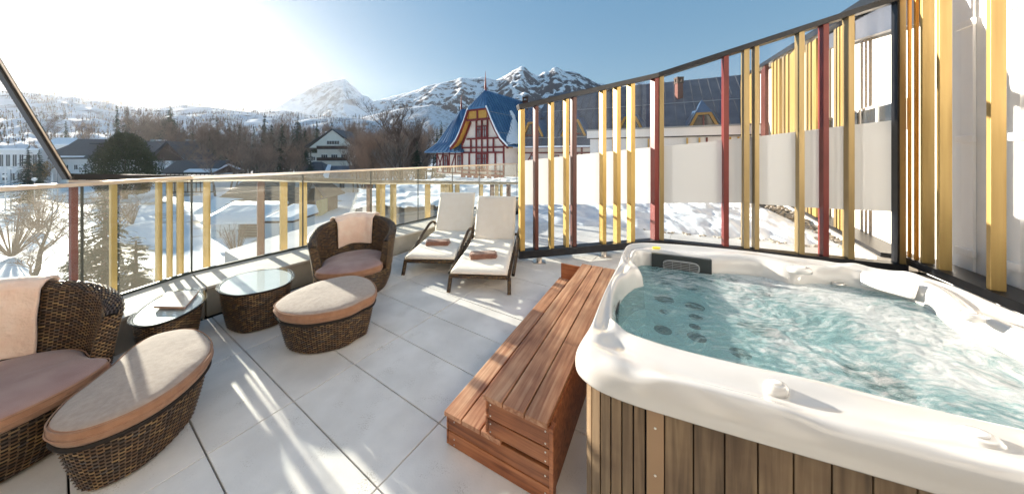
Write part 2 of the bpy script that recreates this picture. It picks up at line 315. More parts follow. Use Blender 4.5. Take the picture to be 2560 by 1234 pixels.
def ridge(name, sil, Y, depth, base, m, nu=260, nt=60, rough=.18, fs=1.0, back=.5, seed=0, ridged=True, gully=0):
    """terrain whose crest is the skyline sil (u, v) at distance Y; rises over depth in front and falls behind"""
    b = MB(); ub, ue = sil[0][0], sil[-1][0]; tot = nt+12
    for i in range(nu+1):
        u = lerp(ub, ue, i/nu); k = (u-CX)/FOC; v = curve(sil, u); cr = EYE+(CY-v)/FOC*Y
        for j in range(tot+1):
            if j <= nt: t = j/nt; yy = Y-depth*(1-t); h = t**1.25; 
            else: t = (j-nt)/12; yy = Y+depth*back*t; h = 1-t*.9; 
            x = k*yy*(1 if j<=nt else Y/yy*1.0+(1-Y/yy)); s_ = fs/Y*6
            nn = noise.ridged_multi_fractal(Vector((x*s_, yy*s_, seed)), 1.0, 2.1, 7, 1.0, 2.0)-1.1 if ridged else fbm(x*s_*1.3, yy*s_*1.3, seed, 7)
            env = math.sin(min(t,1)*math.pi)**.7 if j <= nt else .6*math.sin(t*math.pi/2)
            zz = base+(cr-base)*h+nn*rough*(cr-base)*env
            if j == nt: zz = cr+fbm(x*s_*9, 1, seed, 5)*.012*(cr-base)
            b.v.append((x, yy, zz))
    n = tot+1
    for i in range(nu):
        for j in range(tot): b.face((i*n+j, (i+1)*n+j, (i+1)*n+j+1, i*n+j+1), 0, 0)
    return struct(b.build(name, m, smooth=True))
HF = hillmat('forest_hill', (.62,.66,.72), (.22,.21,.22), .05, .86, 1.15)
MT = hillmat('mountain_snow_rock', (.82,.85,.9), (.06,.065,.085), .016, .86, .93, (.12,.12,.13), 150, 50)
MT2 = hillmat('mountain_snow', (.84,.87,.92), (.34,.34,.37), .014, .74, .90, (.2,.2,.21), 120, 50)
ridge('mountain_peak', [(300,345),(480,310),(600,285),(640,272),(700,250),(755,230),(782,217),(800,207),(822,203),(845,200),(860,197),(868,203),(880,214),(888,220),(905,237),(920,243),(937,256),(990,290),(1100,330)], 2600, 1100, 20, MT2, 300, 90, .15, .9, seed=3)
ridge('mountain_range', [(840,300),(900,272),(935,254),(1000,236),(1035,228),(1060,217),(1100,208),(1130,202),(1150,195),(1180,197),(1205,193),(1240,201),(1262,190),(1280,178),(1292,172),(1300,168),(1307,165),(1316,172),(1325,180),(1336,186),(1345,190),(1352,187),(1358,181),(1365,178),(1372,182),(1380,172),(1390,167),(1400,172),(1407,177),(1420,178),(1440,181),(1460,191),(1490,207),(1550,218),(1590,203),(1640,212),(1700,240),(1850,262),(2100,280),(2500,300),(3200,330)], 2500, 1200, 20, MT, 520, 110, .17, 1.0, seed=11)
ridge('far_forest_ridge', [(600,285),(700,275),(800,290),(900,295),(1000,272),(1080,262),(1150,290),(1250,312),(1500,320),(2600,330)], 1500, 600, 5, HF, 200, 40, .05, 1.5, seed=5, ridged=False)
hill = ridge('forest_hill', [(-2600,120),(-1500,170),(-500,205),(0,224),(60,228),(130,238),(190,243),(240,250),(300,262),(380,268),(450,262),(520,268),(600,278),(660,284),(760,290),(850,292),(920,300),(1000,314),(1080,322),(1200,335),(1500,345)], 620, 470, -6, HF, 340, 80, .07, 1.6, seed=8, ridged=False)
b = MB(); rs = [2.0*1.115**i for i in range(62)]; na = 120
for r in rs:
    for a in range(na+1):
        t = lerp(-math.pi, math.pi, a/na); x = r*math.sin(t); y = r*math.cos(t); b.v.append((x, y, ground_z(x, y)))
for i in range(len(rs)-1):
    for a in range(na): b.face((i*(na+1)+a, i*(na+1)+a+1, (i+1)*(na+1)+a+1, (i+1)*(na+1)+a), 0, 0)
snowground = mat('snowy_ground', (.33,.28,.22), (.82,.86,.92), .22, .8, bump=.5, bsc=1.5, detail=9, lo=.36, hi=.46)
struct(b.build('ground', snowground, smooth=True))
# ---- tiny trees on the hill and its crest (a far wood nobody could count)
b = MB(); rng = random.Random(3)
hv = hill.data.vertices; NT = 80+13
def hill_at(u, t):
    i = int((u+2600)/(4100)*340); j = int(t*80); i = max(0,min(340,i)); return Vector(hv[i*NT+j].co)
for k in range(9000):
    crest = k < 1300
    u = rng.uniform(-500, 1150); t = .995 if crest else rng.uniform(.15, .98)
    if not crest and fbm(u*.01, t*5, 3) < -.1: continue
    if crest and fbm(u*.02, 0, 7) < -.12: continue
    p = hill_at(u, t); p += Vector((rng.uniform(-4,4), rng.uniform(-3,3), -.5)); h = rng.uniform(3, 8) if not crest else rng.uniform(3, 13)
    r0 = .13 if crest else .16
    b.tube([p, p+V(0,0,h)], [r0,.07], 3, False)
    for q in range(rng.randint(3,6)):
        zz = rng.uniform(.35,1)*h; wv = rng.uniform(.4,1.2)*(1.3-zz/h); a = rng.uniform(0,6.3); c = p+V(0,0,zz)
        d = V(math.cos(a), math.sin(a), 0)*wv
        b.poly([c+d+V(0,0,-.3), c+V(0,0,.7), c-d+V(0,0,-.2), c+V(0,0,-.6)])
tag(b.build('hill_forest', M['bark']), 'sparse leafless wood covering the snowy hillside and its crest', 'forest', kind='stuff')
# ================================================================ trees
def bare_mesh(seed, h=10, spread=.5, levels=4, nb=7, thin=1.0, up=.35):
    rg = random.Random(seed); tr = MB(); cr = MB()
    def grow(p, d, L, r, lv):
        pts = [p]; q = p.copy(); dd = d.copy(); n = 4 if lv < 2 else 2
        for i in range(n):
            dd = (dd+V(rg.uniform(-1,1), rg.uniform(-1,1), rg.uniform(-.3,.8))*(.13 if lv == 0 else .22)).normalized(); q = q+dd*(L/n); pts.append(q)
        (tr if lv == 0 else cr).tube(pts, [r*(1-.72*i/n) for i in range(n+1)], 6 if lv == 0 else 3, lv == 0)
        if lv >= levels: return
        k = nb if lv < 2 else (6 if lv == 2 else 5)
        for i in range(k):
            t = rg.uniform(.3 if lv == 0 else .2, 1); s_ = min(int(t*n), n-1); f = t*n-s_; b0 = pts[s_].lerp(pts[s_+1], f)
            a = rg.uniform(0, 6.283); side = V(math.cos(a), math.sin(a), rg.uniform(0,.6)).normalized()
            nd = (dd*up+side*spread+V(0,0,.25)).normalized(); grow(b0, nd, L*rg.uniform(.38,.6)*(1.15-.35*t if lv == 0 else 1), r*(1-.6*t)*.5*thin+.004*h/10, lv+1)
    grow(V(0,0,0), V(0,0,1), h*.72, h*.017, 0)
    return tr, cr
def spruce_mesh(seed, h=10, wid=.24, layers=30, per=11, droop=.35, gap=.0, base=.06):
    rg = random.Random(seed); tr = MB(); cr = MB()
    tr.tube([(0,0,0),(0,0,h*.5),(0,0,h*.98)], [h*.016,h*.01,h*.002], 7)
    for l in range(layers):
        f = base+(1-base)*(l/(layers-1))**.9; z = f*h*.98; R0 = h*wid*(1-f)**.8*(1+rg.uniform(-.18,.18))+h*.01
        for i in range(per if f < .8 else per-4):
            if rg.random() < gap: continue
            a = rg.uniform(0,6.283); L = R0*rg.uniform(.7,1.12); d = V(math.cos(a), math.sin(a), 0); sd = V(-d.y, d.x, 0)
            zz = z+rg.uniform(-.5,.5)*h/layers; n = 6; prev = V(0,0,zz)
            for k in range(1, n+1):
                t = k/n; c = d*(L*t)+V(0,0,zz-droop*L*t*t+.10*L*t); wv = L*.20*(1.12-t)+.01*h
                for sgn in (-1,1):
                    tip = c+sd*sgn*wv*rg.uniform(.7,1.3)+d*wv*.4+V(0,0,-wv*rg.uniform(.2,.7))
                    cr.poly([prev+V(0,0,.004*h), c, tip]); 
                prev = c
            cr.poly([prev, prev+d*L*.08+V(0,0,-.02*h), prev+sd*L*.05])
    return tr, cr
BARE = []; SPR = []
for i,(s_,sp,lv,nb,up) in enumerate([(1,.5,4,8,.35),(2,.38,4,9,.6),(5,.62,4,8,.25),(9,.45,4,10,.4)]):
    t_, c_ = bare_mesh(s_, 10, sp, lv, nb, 1, up); BARE.append((t_.data('trunk', M['bark'], True), c_.data('crown', M['twig'])))
t_, c_ = bare_mesh(21, 10, .42, 4, 11, 1.1, .55); BIRCH = (t_.data('trunk', M['birch'], True), c_.data('crown', M['birch']))
for i,(s_,wd,dr,gp) in enumerate([(1,.17,.3,.12),(4,.21,.4,.2),(6,.13,.35,.1),(8,.27,.25,.05)]):
    t_, c_ = spruce_mesh(s_, 10, wd, 30, 11, dr, gp, .12 if i < 3 else .02); SPR.append((t_.data('trunk', M['bark'], True), c_.data('crown', M['needle'])))
def tree(kind, u, Y, h, label, cat, group=None, wide=1.0, z=None):
    x = (u-CX)/FOC*Y; zz = ground_z(x, Y)-.1 if z is None else z
    tm, cm = kind; r = empty({'spruce':'spruce_tree','bare tree':'bare_tree','birch':'birch_tree','bush':'bare_bush'}[cat], (x, Y, zz), label, 'tree' if cat != 'bush' else 'bush', group, random.uniform(0,6.28))
    r.scale = (h/10*wide, h/10*wide, h/10)
    inst('trunk', tm, r); inst('crown', cm, r); return r
def top(v, Y): return EYE+(CY-v)/FOC*Y   # height above level that shows at row v
def tt(kind, u, vtop, Y, label, cat, group=None, wide=1.0):
    x = (u-CX)/FOC*Y; h = top(vtop, Y)-ground_z(x, Y); return tree(kind, u, Y, h, label, cat, group, wide)
tt(SPR[2], 292, 262, 150, 'tall dark spruce, left one of the pair above the dark gabled roof', 'spruce', wide=.8)
tt(SPR[0], 318, 262, 152, 'tall dark spruce, right one of the pair above the dark gabled roof', 'spruce', wide=.85)
tt(SPR[1], 425, 262, 150, 'broad ragged spruce standing alone behind the small chalets', 'spruce', wide=1.1)
tt(SPR[0], 543, 293, 135, 'spruce with a blunt top left of the tall wood', 'spruce')
tt(SPR[0], 662, 281, 120, 'tall slim spruce rising from the bare wood beside the pale birches', 'spruce', wide=.9)
tt(SPR[1], 745, 288, 130, 'ragged larch-like spruce left of the dark roofed alpine hotel', 'spruce', wide=1.1)
tt(SPR[3], 792, 302, 118, 'dark bushy spruce standing just behind the alpine hotel chimney', 'spruce', wide=.75)
tt(SPR[2], 829, 303, 150, 'narrow pointed spruce behind the alpine hotel ridge', 'spruce', wide=1.2)
tt(SPR[1], 873, 309, 150, 'sparse pine with open crown right of the alpine hotel gable', 'spruce')
tt(SPR[3], 775, 372, 62, 'dark green spruce in front of the dark roofed house with snow strip', 'spruce', wide=.75)
tt(SPR[3], 70, 366, 52, 'large blue green spruce at far left beside the street lamps', 'spruce', wide=.9)
tt(SPR[1], 98, 372, 56, 'second spruce behind the large blue green spruce at left', 'spruce', wide=.8)
tt(SPR[0], 165, 302, 170, 'hazy pointed spruce on the slope below the sun', 'spruce')
tt(SPR[3], 1092, 322, 60, 'dark spruce half hidden left of the blue roofed house', 'spruce', wide=.6)
tt(SPR[1], 1103, 300, 66, 'thin ragged spruce top rising left of the blue roof', 'spruce', wide=.7)
tt(SPR[3], 1042, 352, 48, 'dark evergreen mass at the foot of the big bare tree', 'spruce', wide=.9)
tt(SPR[1], 262, 470, 13.5, 'near young spruce seen through the glass between the red and yellow slats', 'spruce', wide=1.5)
tt(SPR[0], 340, 585, 9.6, 'small spruce top below the balustrade beside the first yellow slats', 'spruce', wide=1.7)
tt(SPR[3], 205, 520, 17, 'dark spruce lower left behind the balustrade glass', 'spruce', wide=.7)
tt(SPR[3], 1900-1080, 462, 62, 'spruce by the white house seen through the glass panes', 'spruce', wide=.5)
tt(SPR[3], 850, 455, 64, 'broad spruce to the right in the yard seen through the glass', 'spruce', wide=.5)
t_, c_ = bare_mesh(40, 10, .5, 4, 7, 1.25, .5); BIG = (t_.data('trunk', M['bark'], True), c_.data('crown', M['twig_dark']))
tt(BIG, 1003, 246, 44, 'tallest bare tree with wide forked crown left of the half timbered house', 'bare tree', wide=1.25)
tt(BIG, 1050, 284, 50, 'dense dark bare tree between the forked tree and the blue roof', 'bare tree', wide=.9)
tt(BIRCH, 985, 330, 48, 'pale stemmed leaning birch at the foot of the tallest bare tree', 'birch')
tt(BIRCH, 690, 318, 105, 'pale birch among the dark trees left of the alpine hotel', 'birch')
tt(BARE[2], 118, 288, 120, 'hazy round crowned bare tree above the long white hotel', 'bare tree')
tt(BARE[1], 210, 305, 130, 'thin bare tree beneath the sun above the gabled roof', 'bare tree')
tt(BARE[2], 60, 500, 16, 'low tan bare tree seen through the leftmost glass pane', 'bare tree', wide=1.6)
tt(BARE[0], 310, 462, 21, 'leafless tree rising from brown earth behind the balustrade', 'bare tree', wide=1.3)
tt(BARE[2], 455, 345, 75, 'spreading bare tree left of the timber framed pavilion', 'bare tree', wide=1.2)
tt(BARE[1], 520, 312, 92, 'dark bare tree over the snowy pavilion roof', 'bare tree', wide=.9)
g = 'bare trees of the wood behind the town'
rg = random.Random(12)
for i in range(64):
    u = lerp(430, 1085, (i+.5)/64)+rg.uniform(-7,7); Y = rg.uniform(80,150)
    if 765 < u < 925 and Y < 128: Y = rg.uniform(128,150)
    tt(rg.choice(BARE), u, rg.uniform(308,352)-(8 if Y > 120 else 0), Y, 'bare brownish tree in the dense wood behind the town', 'bare tree', g, rg.uniform(.8,1.25))
for i in range(30):
    u = lerp(880, 1065, (i+.5)/30)+rg.uniform(-5,5); Y = rg.uniform(45,75)
    tt(rg.choice(BARE), u, rg.uniform(325,385), Y, 'reddish bare tree in the thicket left of the half timbered house', 'bare tree', 'bare trees of the thicket by the half timbered house', rg.uniform(.9,1.4))
for i in range(14):
    u = lerp(335, 430, (i+.5)/14)+rg.uniform(-5,5); Y = rg.uniform(150,180)
    tt(rg.choice(BARE), u, rg.uniform(282,318), Y, 'misty bare tree between the spruces above the small chalets', 'bare tree', 'misty bare trees above the chalets', 1)
for i in range(26):
    u = lerp(440, 765, (i+.5)/26)+rg.uniform(-5,5); Y = rg.uniform(95,150)
    tt(SPR[rg.choice((0,1,2))], u, rg.uniform(305,340), Y, 'dark spruce mixed into the bare wood', 'spruce', 'spruces inside the bare wood', rg.uniform(.9,1.2))
for i in range(12):
    u = lerp(530, 750, (i+.5)/12)+rg.uniform(-5,5); Y = rg.uniform(58,78)
    tt(rg.choice(BARE), u, rg.uniform(362,395), Y, 'bare tree on the snowy slope above the brown roofed house', 'bare tree', 'bare trees on the near snowy slope', 1.2)
# yew: round dense dark crown
Y = 58; c0 = XZ(313, Y, ground_z(-78, Y)); hy = top(336, Y)-c0.z; y_ = empty('yew_tree', c0, 'big round dark green yew in front of the gabled hotel', 'tree')
b = MB(); b.tube([c0, c0+V(0,0,hy*.6)], [.35,.1], 8); b.build('trunk', M['bark'], y_)
b = MB(); rg = random.Random(5)
for k in range(15000):
    a = rg.uniform(0,6.283); zf = rg.uniform(.06,1); rr = (math.sin(min(1,zf*1.0)*math.pi*.93+.17)**.6)*4.75*(1 if zf < .6 else 1)*(1-.25*zf); lump = 1+.26*fbm(math.cos(a)*3.2, math.sin(a)*3.2, zf*6); r = rr*lump*(rg.uniform(.6,1.03) if rg.random() < .93 else rg.uniform(1,1.14))
    p = c0+V(math.cos(a)*r, math.sin(a)*r, zf*hy*(1+.14*(lump-1))); d = V(math.cos(a)*.4+rg.uniform(-.4,.4), math.sin(a)*.4+rg.uniform(-.4,.4), 1).normalized(); s_ = rg.uniform(.18,.42)
    q = d.cross(V(rg.uniform(-1,1), rg.uniform(-1,1), 0)).normalized()*s_*.4; b.poly([p-q, p+q, p+d*s_])
b.build('crown', M['yew'], y_)
# ochre shrub, near bare shrubs
def shrub(u, v, z, h, n, label, m, leaf=0, spread=.6, lean=1):
    c = G(u, v, z); r = empty('bare_bush' if not leaf else 'leafy_bush', c, label, 'bush'); b = MB(); lf = MB(); rg = random.Random(int(u))
    for i in range(n):
        a = rg.uniform(0,6.283); s_ = rg.uniform(.1,spread); p1 = c+V(math.cos(a)*.1, math.sin(a)*.1, 0); p2 = c+V(math.cos(a)*s_*h*.5, math.sin(a)*s_*h*.5, h*.55); p3 = c+V(math.cos(a)*s_*h*.8, math.sin(a)*s_*h*.8, h*rg.uniform(.75,1.05)); b.tube([p1,p2,p3], [.02*h/2,.012*h/2,.004*h/2], 3, False)
        for k in range(5):
            q = p2.lerp(p3, rg.uniform(-.5,.9)); e = q+V(rg.uniform(-.2,.2), rg.uniform(-.2,.2), rg.uniform(.1,.3))*h*.6; b.tube([q,e], [.008*h/2,.003*h/2], 3, False)
            if leaf:
                for _ in range(leaf):
                    x = q.lerp(e, rg.random())+V(rg.uniform(-.1,.1), rg.uniform(-.1,.1), rg.uniform(-.1,.1))*h*.5; w_ = .05*h; lf.poly([x, x+V(w_,0,w_*.3), x+V(w_*.4,w_*.5,w_)])
    b.build('stems', M['twig'], r)
    if leaf: lf.build('leaves', m, r)
shrub(590, 640, -6.9, 2.6, 46, 'fine leafless shrub on snow below the glass, before the low snowy wing', None)
shrub(330, 560, -6.9, 2.6, 40, 'bare shrub in the brown patch of earth behind the balustrade', None)
shrub(30, 640, -6.9, 4.2, 46, 'tan leafless shrub lower left behind the balustrade', None, spread=1.1)
shrub(100, 575, -6.9, 4.0, 40, 'second tan leafless shrub right of the lower left one', None, spread=1.0)
shrub(97, 468, -6.9, 6.5, 30, 'ochre leaved shrub before the blue green spruce', M['rust_leaf'], 9, .5)
# ================================================================ buildings of the town
class House:
    """axes: o origin (front left corner on the ground), heading angle a of the front wall"""
    def __init__(s, name, u, Y, z, a, label, cat='building'):
        s.o = XZ(u, Y, z); s.x = V(math.cos(a), math.sin(a), 0); s.y = V(-math.sin(a), math.cos(a), 0); s.r = empty(name, s.o, label, cat)
    def p(s, x, y, z): return s.o+s.x*x+s.y*y+V(0,0,z)
    def block(s, n, a, b, m, parent=None, bevel=0):
        mb = MB(); s.blk(mb, a, b); return mb.build(n, m, parent or s.r)
    def blk(s, mb, a, b, mi=None):
        (x0,y0,z0),(x1,y1,z1) = a,b
        mb.hexa([s.p(*q) for q in ((x0,y0,z0),(x1,y0,z0),(x1,y1,z0),(x0,y1,z0),(x0,y0,z1),(x1,y0,z1),(x1,y1,z1),(x0,y1,z1))], mi)
    def gable_roof(s, x0, x1, y0, y1, ze, zr, m, axis='x', th=.22, name='roof', wall=None, hipf=0):
        """ridge along axis"""
        mb = MB()
        if axis == 'x':
            ym = (y0+y1)/2; A = [(x0,y0,ze),(x1,y0,ze),(x1-hipf,ym,zr),(x0+hipf,ym,zr)]; B = [(x1,y1,ze),(x0,y1,ze),(x0+hipf,ym,zr),(x1-hipf,ym,zr)]; ends = [[(x0,y0,ze),(x0,y1,ze),(x0+hipf,ym,zr)],[(x1,y0,ze),(x1,y1,ze),(x1-hipf,ym,zr)]]
        else:
            xm = (x0+x1)/2; A = [(x0,y0,ze),(x0,y1,ze),(xm,y1-hipf,zr),(xm,y0+hipf,zr)]; B = [(x1,y1,ze),(x1,y0,ze),(xm,y0+hipf,zr),(xm,y1-hipf,zr)]; ends = [[(x0,y0,ze),(x1,y0,ze),(xm,y0+hipf,zr)],[(x0,y1,ze),(x1,y1,ze),(xm,y1-hipf,zr)]]
        for q in (A, B):
            lo = [s.p(*t) for t in q]; hi = [t+V(0,0,th) for t in lo]; mb.hexa(lo+hi)
        if hipf:
            for e in ends:
                lo = [s.p(*t) for t in e]; hi = [t+V(0,0,th) for t in lo]; bb = mb.vs(lo+hi); mb.face((bb,bb+1,bb+2)); mb.face((bb+3,bb+4,bb+5)); mb.face((bb,bb+1,bb+4,bb+3))
        o = mb.build(name, m, s.r)
        if wall and not hipf:
            w_ = MB()
            for e in ends:
                e = [s.p(*t) for t in e]; c = sum(e, V(0,0,0))/3; n_ = (e[1]-e[0]).cross(e[2]-e[0]).normalized(); inn = (s.p((x0+x1)/2,(y0+y1)/2,ze)-c).normalized()
                q = [t.lerp(V(c.x,c.y,t.z), .14)+inn*.45 for t in e]; bb = w_.vs(q+[t+inn*.2 for t in q]); w_.face((bb,bb+1,bb+2)); w_.face((bb+3,bb+4,bb+5))
                for i in range(3): w_.face((bb+i,bb+(i+1)%3,bb+3+(i+1)%3,bb+3+i))
                w_.build('gable', wall, s.r); w_ = MB()
        return o
    def window(s, x, z, w_, h, y=0, m=None, fm=None, bars=1, face='f', fr=.08, name='window'):
        """window on the front (f) or left side (l) wall at depth y"""
        mb = MB(); pn = MB()
        def q(a, d, c): return s.p(a, y+d, c) if face == 'f' else s.p(y+d, a, c)
        def bl(mb, a0, a1, d0, d1, c0, c1): mb.hexa([q(a0,d0,c0),q(a1,d0,c0),q(a1,d1,c0),q(a0,d1,c0),q(a0,d0,c1),q(a1,d0,c1),q(a1,d1,c1),q(a0,d1,c1)])
        for (a0,a1,c0,c1) in ((x,x+fr,z,z+h),(x+w_-fr,x+w_,z,z+h),(x+fr,x+w_-fr,z,z+fr),(x+fr,x+w_-fr,z+h-fr,z+h)): bl(mb, a0,a1,-.07,.02,c0,c1)
        for k in range(bars): c = x+w_*(k+1)/(bars+1); bl(mb, c-fr*.35,c+fr*.35,-.06,.015,z+fr,z+h-fr)
        bl(pn, x+fr*.5, x+w_-fr*.5, -.02, .03, z+fr*.5, z+h-fr*.5)
        f = mb.build(name, fm or M['white_paint'], s.r); pn.build('pane', m or M['dark_pane'], f); return f
# far-left modern hotel
H = House('modern_hotel', -60, 84, -7, R(6), 'flat roofed white building with a glass front at the far left'); W = 16
H.block('wall', (0,0,0), (W,10,10.2), M['white_paint']); H.block('roof', (-.5,-.6,10.2), (W+.6,10.5,10.7), M['snow'])
for i in range(9): H.window(.6+i*1.7, 5.3, 1.2, 3.6, 0, bars=1)
for i in range(8): H.window(.8+i*1.9, 1.2, 1.4, 2.2, 0, bars=1)
# long white hotel with dark attic and roof
H = House('long_hotel', 150, 88, -7.4, R(8), 'long white building with dark attic storey and dark roof behind the yew', 'hotel'); W = 31
H.block('wall', (0,0,0), (W,11,7.2), M['white_paint']); H.block('attic_wall', (0.1,.02,7.2), (W-.1,10.9,10.0), M['grey_paint'])
H.gable_roof(-1,W+1,-1.2,12.2,9.7,13.6,M['roof_dark'],'x',.3,wall=M['grey_paint'])
for i in range(22): H.window(5.8+i*1.12, 3.9, .62, 2.3, 0, bars=0, fr=.06)
for i in range(9): H.window(6.5+i*2.6, 8.0, .5, 1.2, .02, bars=0, fr=.05, m=M['white_paint'])
for i in range(10): H.window(1.5+i*2.8, .6, 1.6, 1.7, 0, bars=1)
H.block('chimney', (27.2,7,11), (29.2,9,14.6), M['grey_paint'])
H.block('chimney', (19.0,5,12.4), (19.7,5.8,14.4), M['grey_paint'])
H = House('gabled_hotel_wing', 150, 80, -7.4, R(12), 'dark gabled wing with large slanting roof beside the sloping black rail', 'building')
H.block('wall', (0,0,0), (9,9,8.6), M['white_paint']); H.gable_roof(-1.4,10.6,-1.2,12,8.0,13.6,M['roof_dark'],'x',.3,wall=M['dark_wood'])
H.block('solar_panel', (3.5,3.0,12.3),(7.8,4.2,12.5), M['dark_pane']); H.block('snow_patch', (-.5,-1.0,8.5),(6,-.1,8.9), M['snow'])
for i in range(4): H.window(1+i*2.0, 5.0, .9, 1.4, 0)
H = House('brown_gable_house', 395, 84, -7.2, R(6), 'dark gabled house right of the yew with a pale chimney stack', 'house')
H.block('wall', (0,0,0), (6.6,9,8.4), M['grey_paint']); H.gable_roof(-2,8.2,-1,9.6,7.4,12.6,M['roof_dark'],'y',.3,wall=M['dark_wood']); H.block('chimney', (2.4,-.5,0),(3.9,-.05,11.4), M['white_wall'])
for i in range(2): H.window(.6+i*4.3, 4.2, 1.2, 1.4, 0)
H = House('hillside_chalet', 392, 130, -4, R(-8), 'small chalet with snow on its roof on the slope above', 'house')
H.block('wall', (0,0,0), (9,8,11.5), M['dark_wood']); H.gable_roof(-1,10,-1,9,11,14.6,M['roof_dark'],'x',.3,wall=M['dark_wood']); H.block('snow_patch', (1,-.9,11.6),(5,1,12.6), M['snow']); H.window(1.5,8,1.4,1.4,0); H.window(5,8,1.4,1.4,0)
H = House('hillside_house', 432, 138, -4, R(12), 'pale gabled house half hidden by bare branches on the slope', 'house')
H.block('wall', (0,0,0), (8,8,11.5), M['cream']); H.gable_roof(-1,9,-1,9,11,15.4,M['roof_dark'],'y',.3,wall=M['cream']); H.window(1.2,7.5,1.2,1.6,0); H.window(4.6,7.5,1.2,1.6,0)
H = House('hazy_far_house', 100, 150, -4, R(10), 'hazy steep roofed house among trees at upper left', 'house')
H.block('wall', (0,0,0), (22,10,11.5), M['white_paint']); H.gable_roof(-1,23,-1,11,11,14.8,M['snow'],'x',.4,wall=M['grey_paint']); H.window(2,7.5,1.4,1.6,0); H.window(8,7.5,1.4,1.6,0)
# timber framed pavilion
H = House('timber_framed_pavilion', 415, 66, -7.0, R(2), 'small white pavilion with dark timber frame and snowy roof', 'pavilion'); W = 10.6
H.block('wall', (0,0,0), (W,6,4.6), M['white_paint'])
for i in range(12):
    x = i*(W-.2)/11; H.block('timber', (x,-.06,0), (x+.2,0,4.6), M['dark_wood'])
for z in (.1,2.2,4.3): H.block('rail', (0,-.09,z), (W,-.062,z+.2), M['dark_wood'])
for i in (1,3,7,9): H.window(.35+i*.94, 2.5, .75, 1.5, -.02, fr=.07)
H.gable_roof(-.7,W+.7,-.8,6.8,4.5,7.2,M['roof_dark'],'x',.2,wall=M['dark_wood']); H.gable_roof(4.8,W+.75,-.85,6.85,4.72,6.3,M['snow'],'x',.3,name='snow_cover')
# alpine hotel
H = House('alpine_hotel', 793, 108, -8, R(4), 'cream alpine hotel with three dark balconies under a wide gable', 'hotel'); W = 12.4
H.block('wall', (0,0,0), (W,12,14), M['cream']); H.gable_roof(-3.4,W+3.4,-1.8,13,12.6,19.2,M['roof_dark'],'y',.35,wall=M['cream'])
H.block('wall', (-3.6,1.0,0), (-.02,12,10.5), M['cream']); H.block('wall', (W+.02,1.0,0), (W+4.6,12,10.5), M['cream'])
H.block('annex_roof', (-4.4,9,12), (-.4,16,16.6), M['roof_dark']); H.block('annex_roof', (W+.4,9,11), (W+8,16,15.6), M['roof_dark'])
for z in (3.4,7.7,12.0):
    H.block('balcony', (.7,-1.5,z-.2), (W-.7,-.02,z), M['white_paint']); H.block('balcony_rail', (.7,-1.62,z-.1), (W-.7,-1.502,z+1.15), M['dark_wood'])
    for i in range(3): H.window(1.4+i*3.6, z+.2, 2.4, 2.1, 0, bars=2, fr=.12)
H.window(4.2,13.6,4.6,1.5,-1.42,bars=4,fr=.12)
for z in (3.6,7.6): H.window(-2.8,z,1.6,1.5,1.0); H.window(W+1,z,1.6,1.5,1.0)
H.block('chimney', (1.2,3,15.5), (2.9,4.6,18.9), M['white_paint'])
H.block('snow_edge', (W+1.0,-1.5,11.7),(W+3.3,-.9,12.2), M['snow'])
# dark roofed house in front
H = House('dark_roofed_house', 700, 66, -7.2, R(3), 'low house with dark hipped roof and a strip of snow down its slope', 'house'); W = 19
H.block('wall', (0.8,0.8,0), (W-.8,9,3.0), M['white_paint']); H.gable_roof(0,11,-.6,10,2.8,7.0,M['roof_dark'],'x',.25,hipf=4.5); H.gable_roof(8,W+2,-1.2,8.5,2.6,6.0,M['grey_roof'],'x',.25,name='roof')
H.block('skylight', (12.4,.6,4.5),(13.4,1.3,5.3), M['window_glass'])
mb = MB(); mb.hexa([H.p(*q) for q in ((9.7,-1.0,3.0),(11.4,-1.2,3.0),(9.6,3.2,6.3),(8.8,3.2,6.3),(9.7,-1.0,3.3),(11.4,-1.2,3.3),(9.6,3.2,6.6),(8.8,3.2,6.6))]); mb.build('snow_strip', M['snow'], H.r)
for i in range(4): H.window(2+i*3.6, 1, 1.3, 1.4, .8)
# brown roofed house seen through the balustrade
H = House('brown_roofed_house', 540, 37, -7.2, R(5), 'large house with weathered brown shingle roof seen through the balustrade', 'house'); W = 11
H.block('wall', (.5,.5,0), (W-.5,9,2.8), M['dark_wood'])
mb = MB()
ns = 11
for k in range(ns):                       # courses of the shingle roof, each lapping the one below
    t0, t1 = k/ns, (k+1)/ns
    def rp(t, x, up): return H.p(lerp(x, 1.6 if x < W/2 else W-1.4, t*.9), -.8+t*5.2, lerp(2.5, 6.2, t)+up)
    mb.hexa([rp(t0,-.3,.0), rp(t0,W+.3,.0), rp(t1,W+.3,.0), rp(t1,-.3,.0), rp(t0,-.3,.12), rp(t0,W+.3,.12), rp(t1,W+.3,.02), rp(t1,-.3,.02)])
mb.build('roof', M['roof_brown'], H.r)
H.gable_roof(-.3,W+.3,1.0,9.8,2.5,6.0,M['roof_brown'],'x',.15,hipf=1.8,name='rear_roof')
mb = MB(); mb.hexa([H.p(*q) for q in ((-.8,-2.0,1.6),(5.8,-2.0,1.9),(5.8,.1,2.7),(-.1,.1,3.0),(-.8,-2.0,1.9),(5.8,-2.0,2.2),(5.8,.1,3.0),(-.1,.1,3.4))]); mb.build('snow_cover', M['snow'], H.r)
H.block('skylight', (8.6,1.6,4.4),(9.5,2.2,5.2), M['window_glass'])
H = House('snowy_low_wing', 525, 29.5, -7.1, R(3), 'low shed with white panels and slatted wall under thick snow', 'shed'); W = 5.0
H.block('wall', (0,.1,0), (W,3,2.0), M['grey_paint'])
for i in range(3):
    for z in (.15,1.0): H.block('panel', (.1+i*.9,.02,z), (.92+i*.9,.09,z+.8), M['white_paint'])
for i in range(11): H.block('slat', (2.9,.03,.12+i*.17), (4.6,.09,.22+i*.17), M['dark_wood'])
mb = MB(); rg = random.Random(4); n = 14
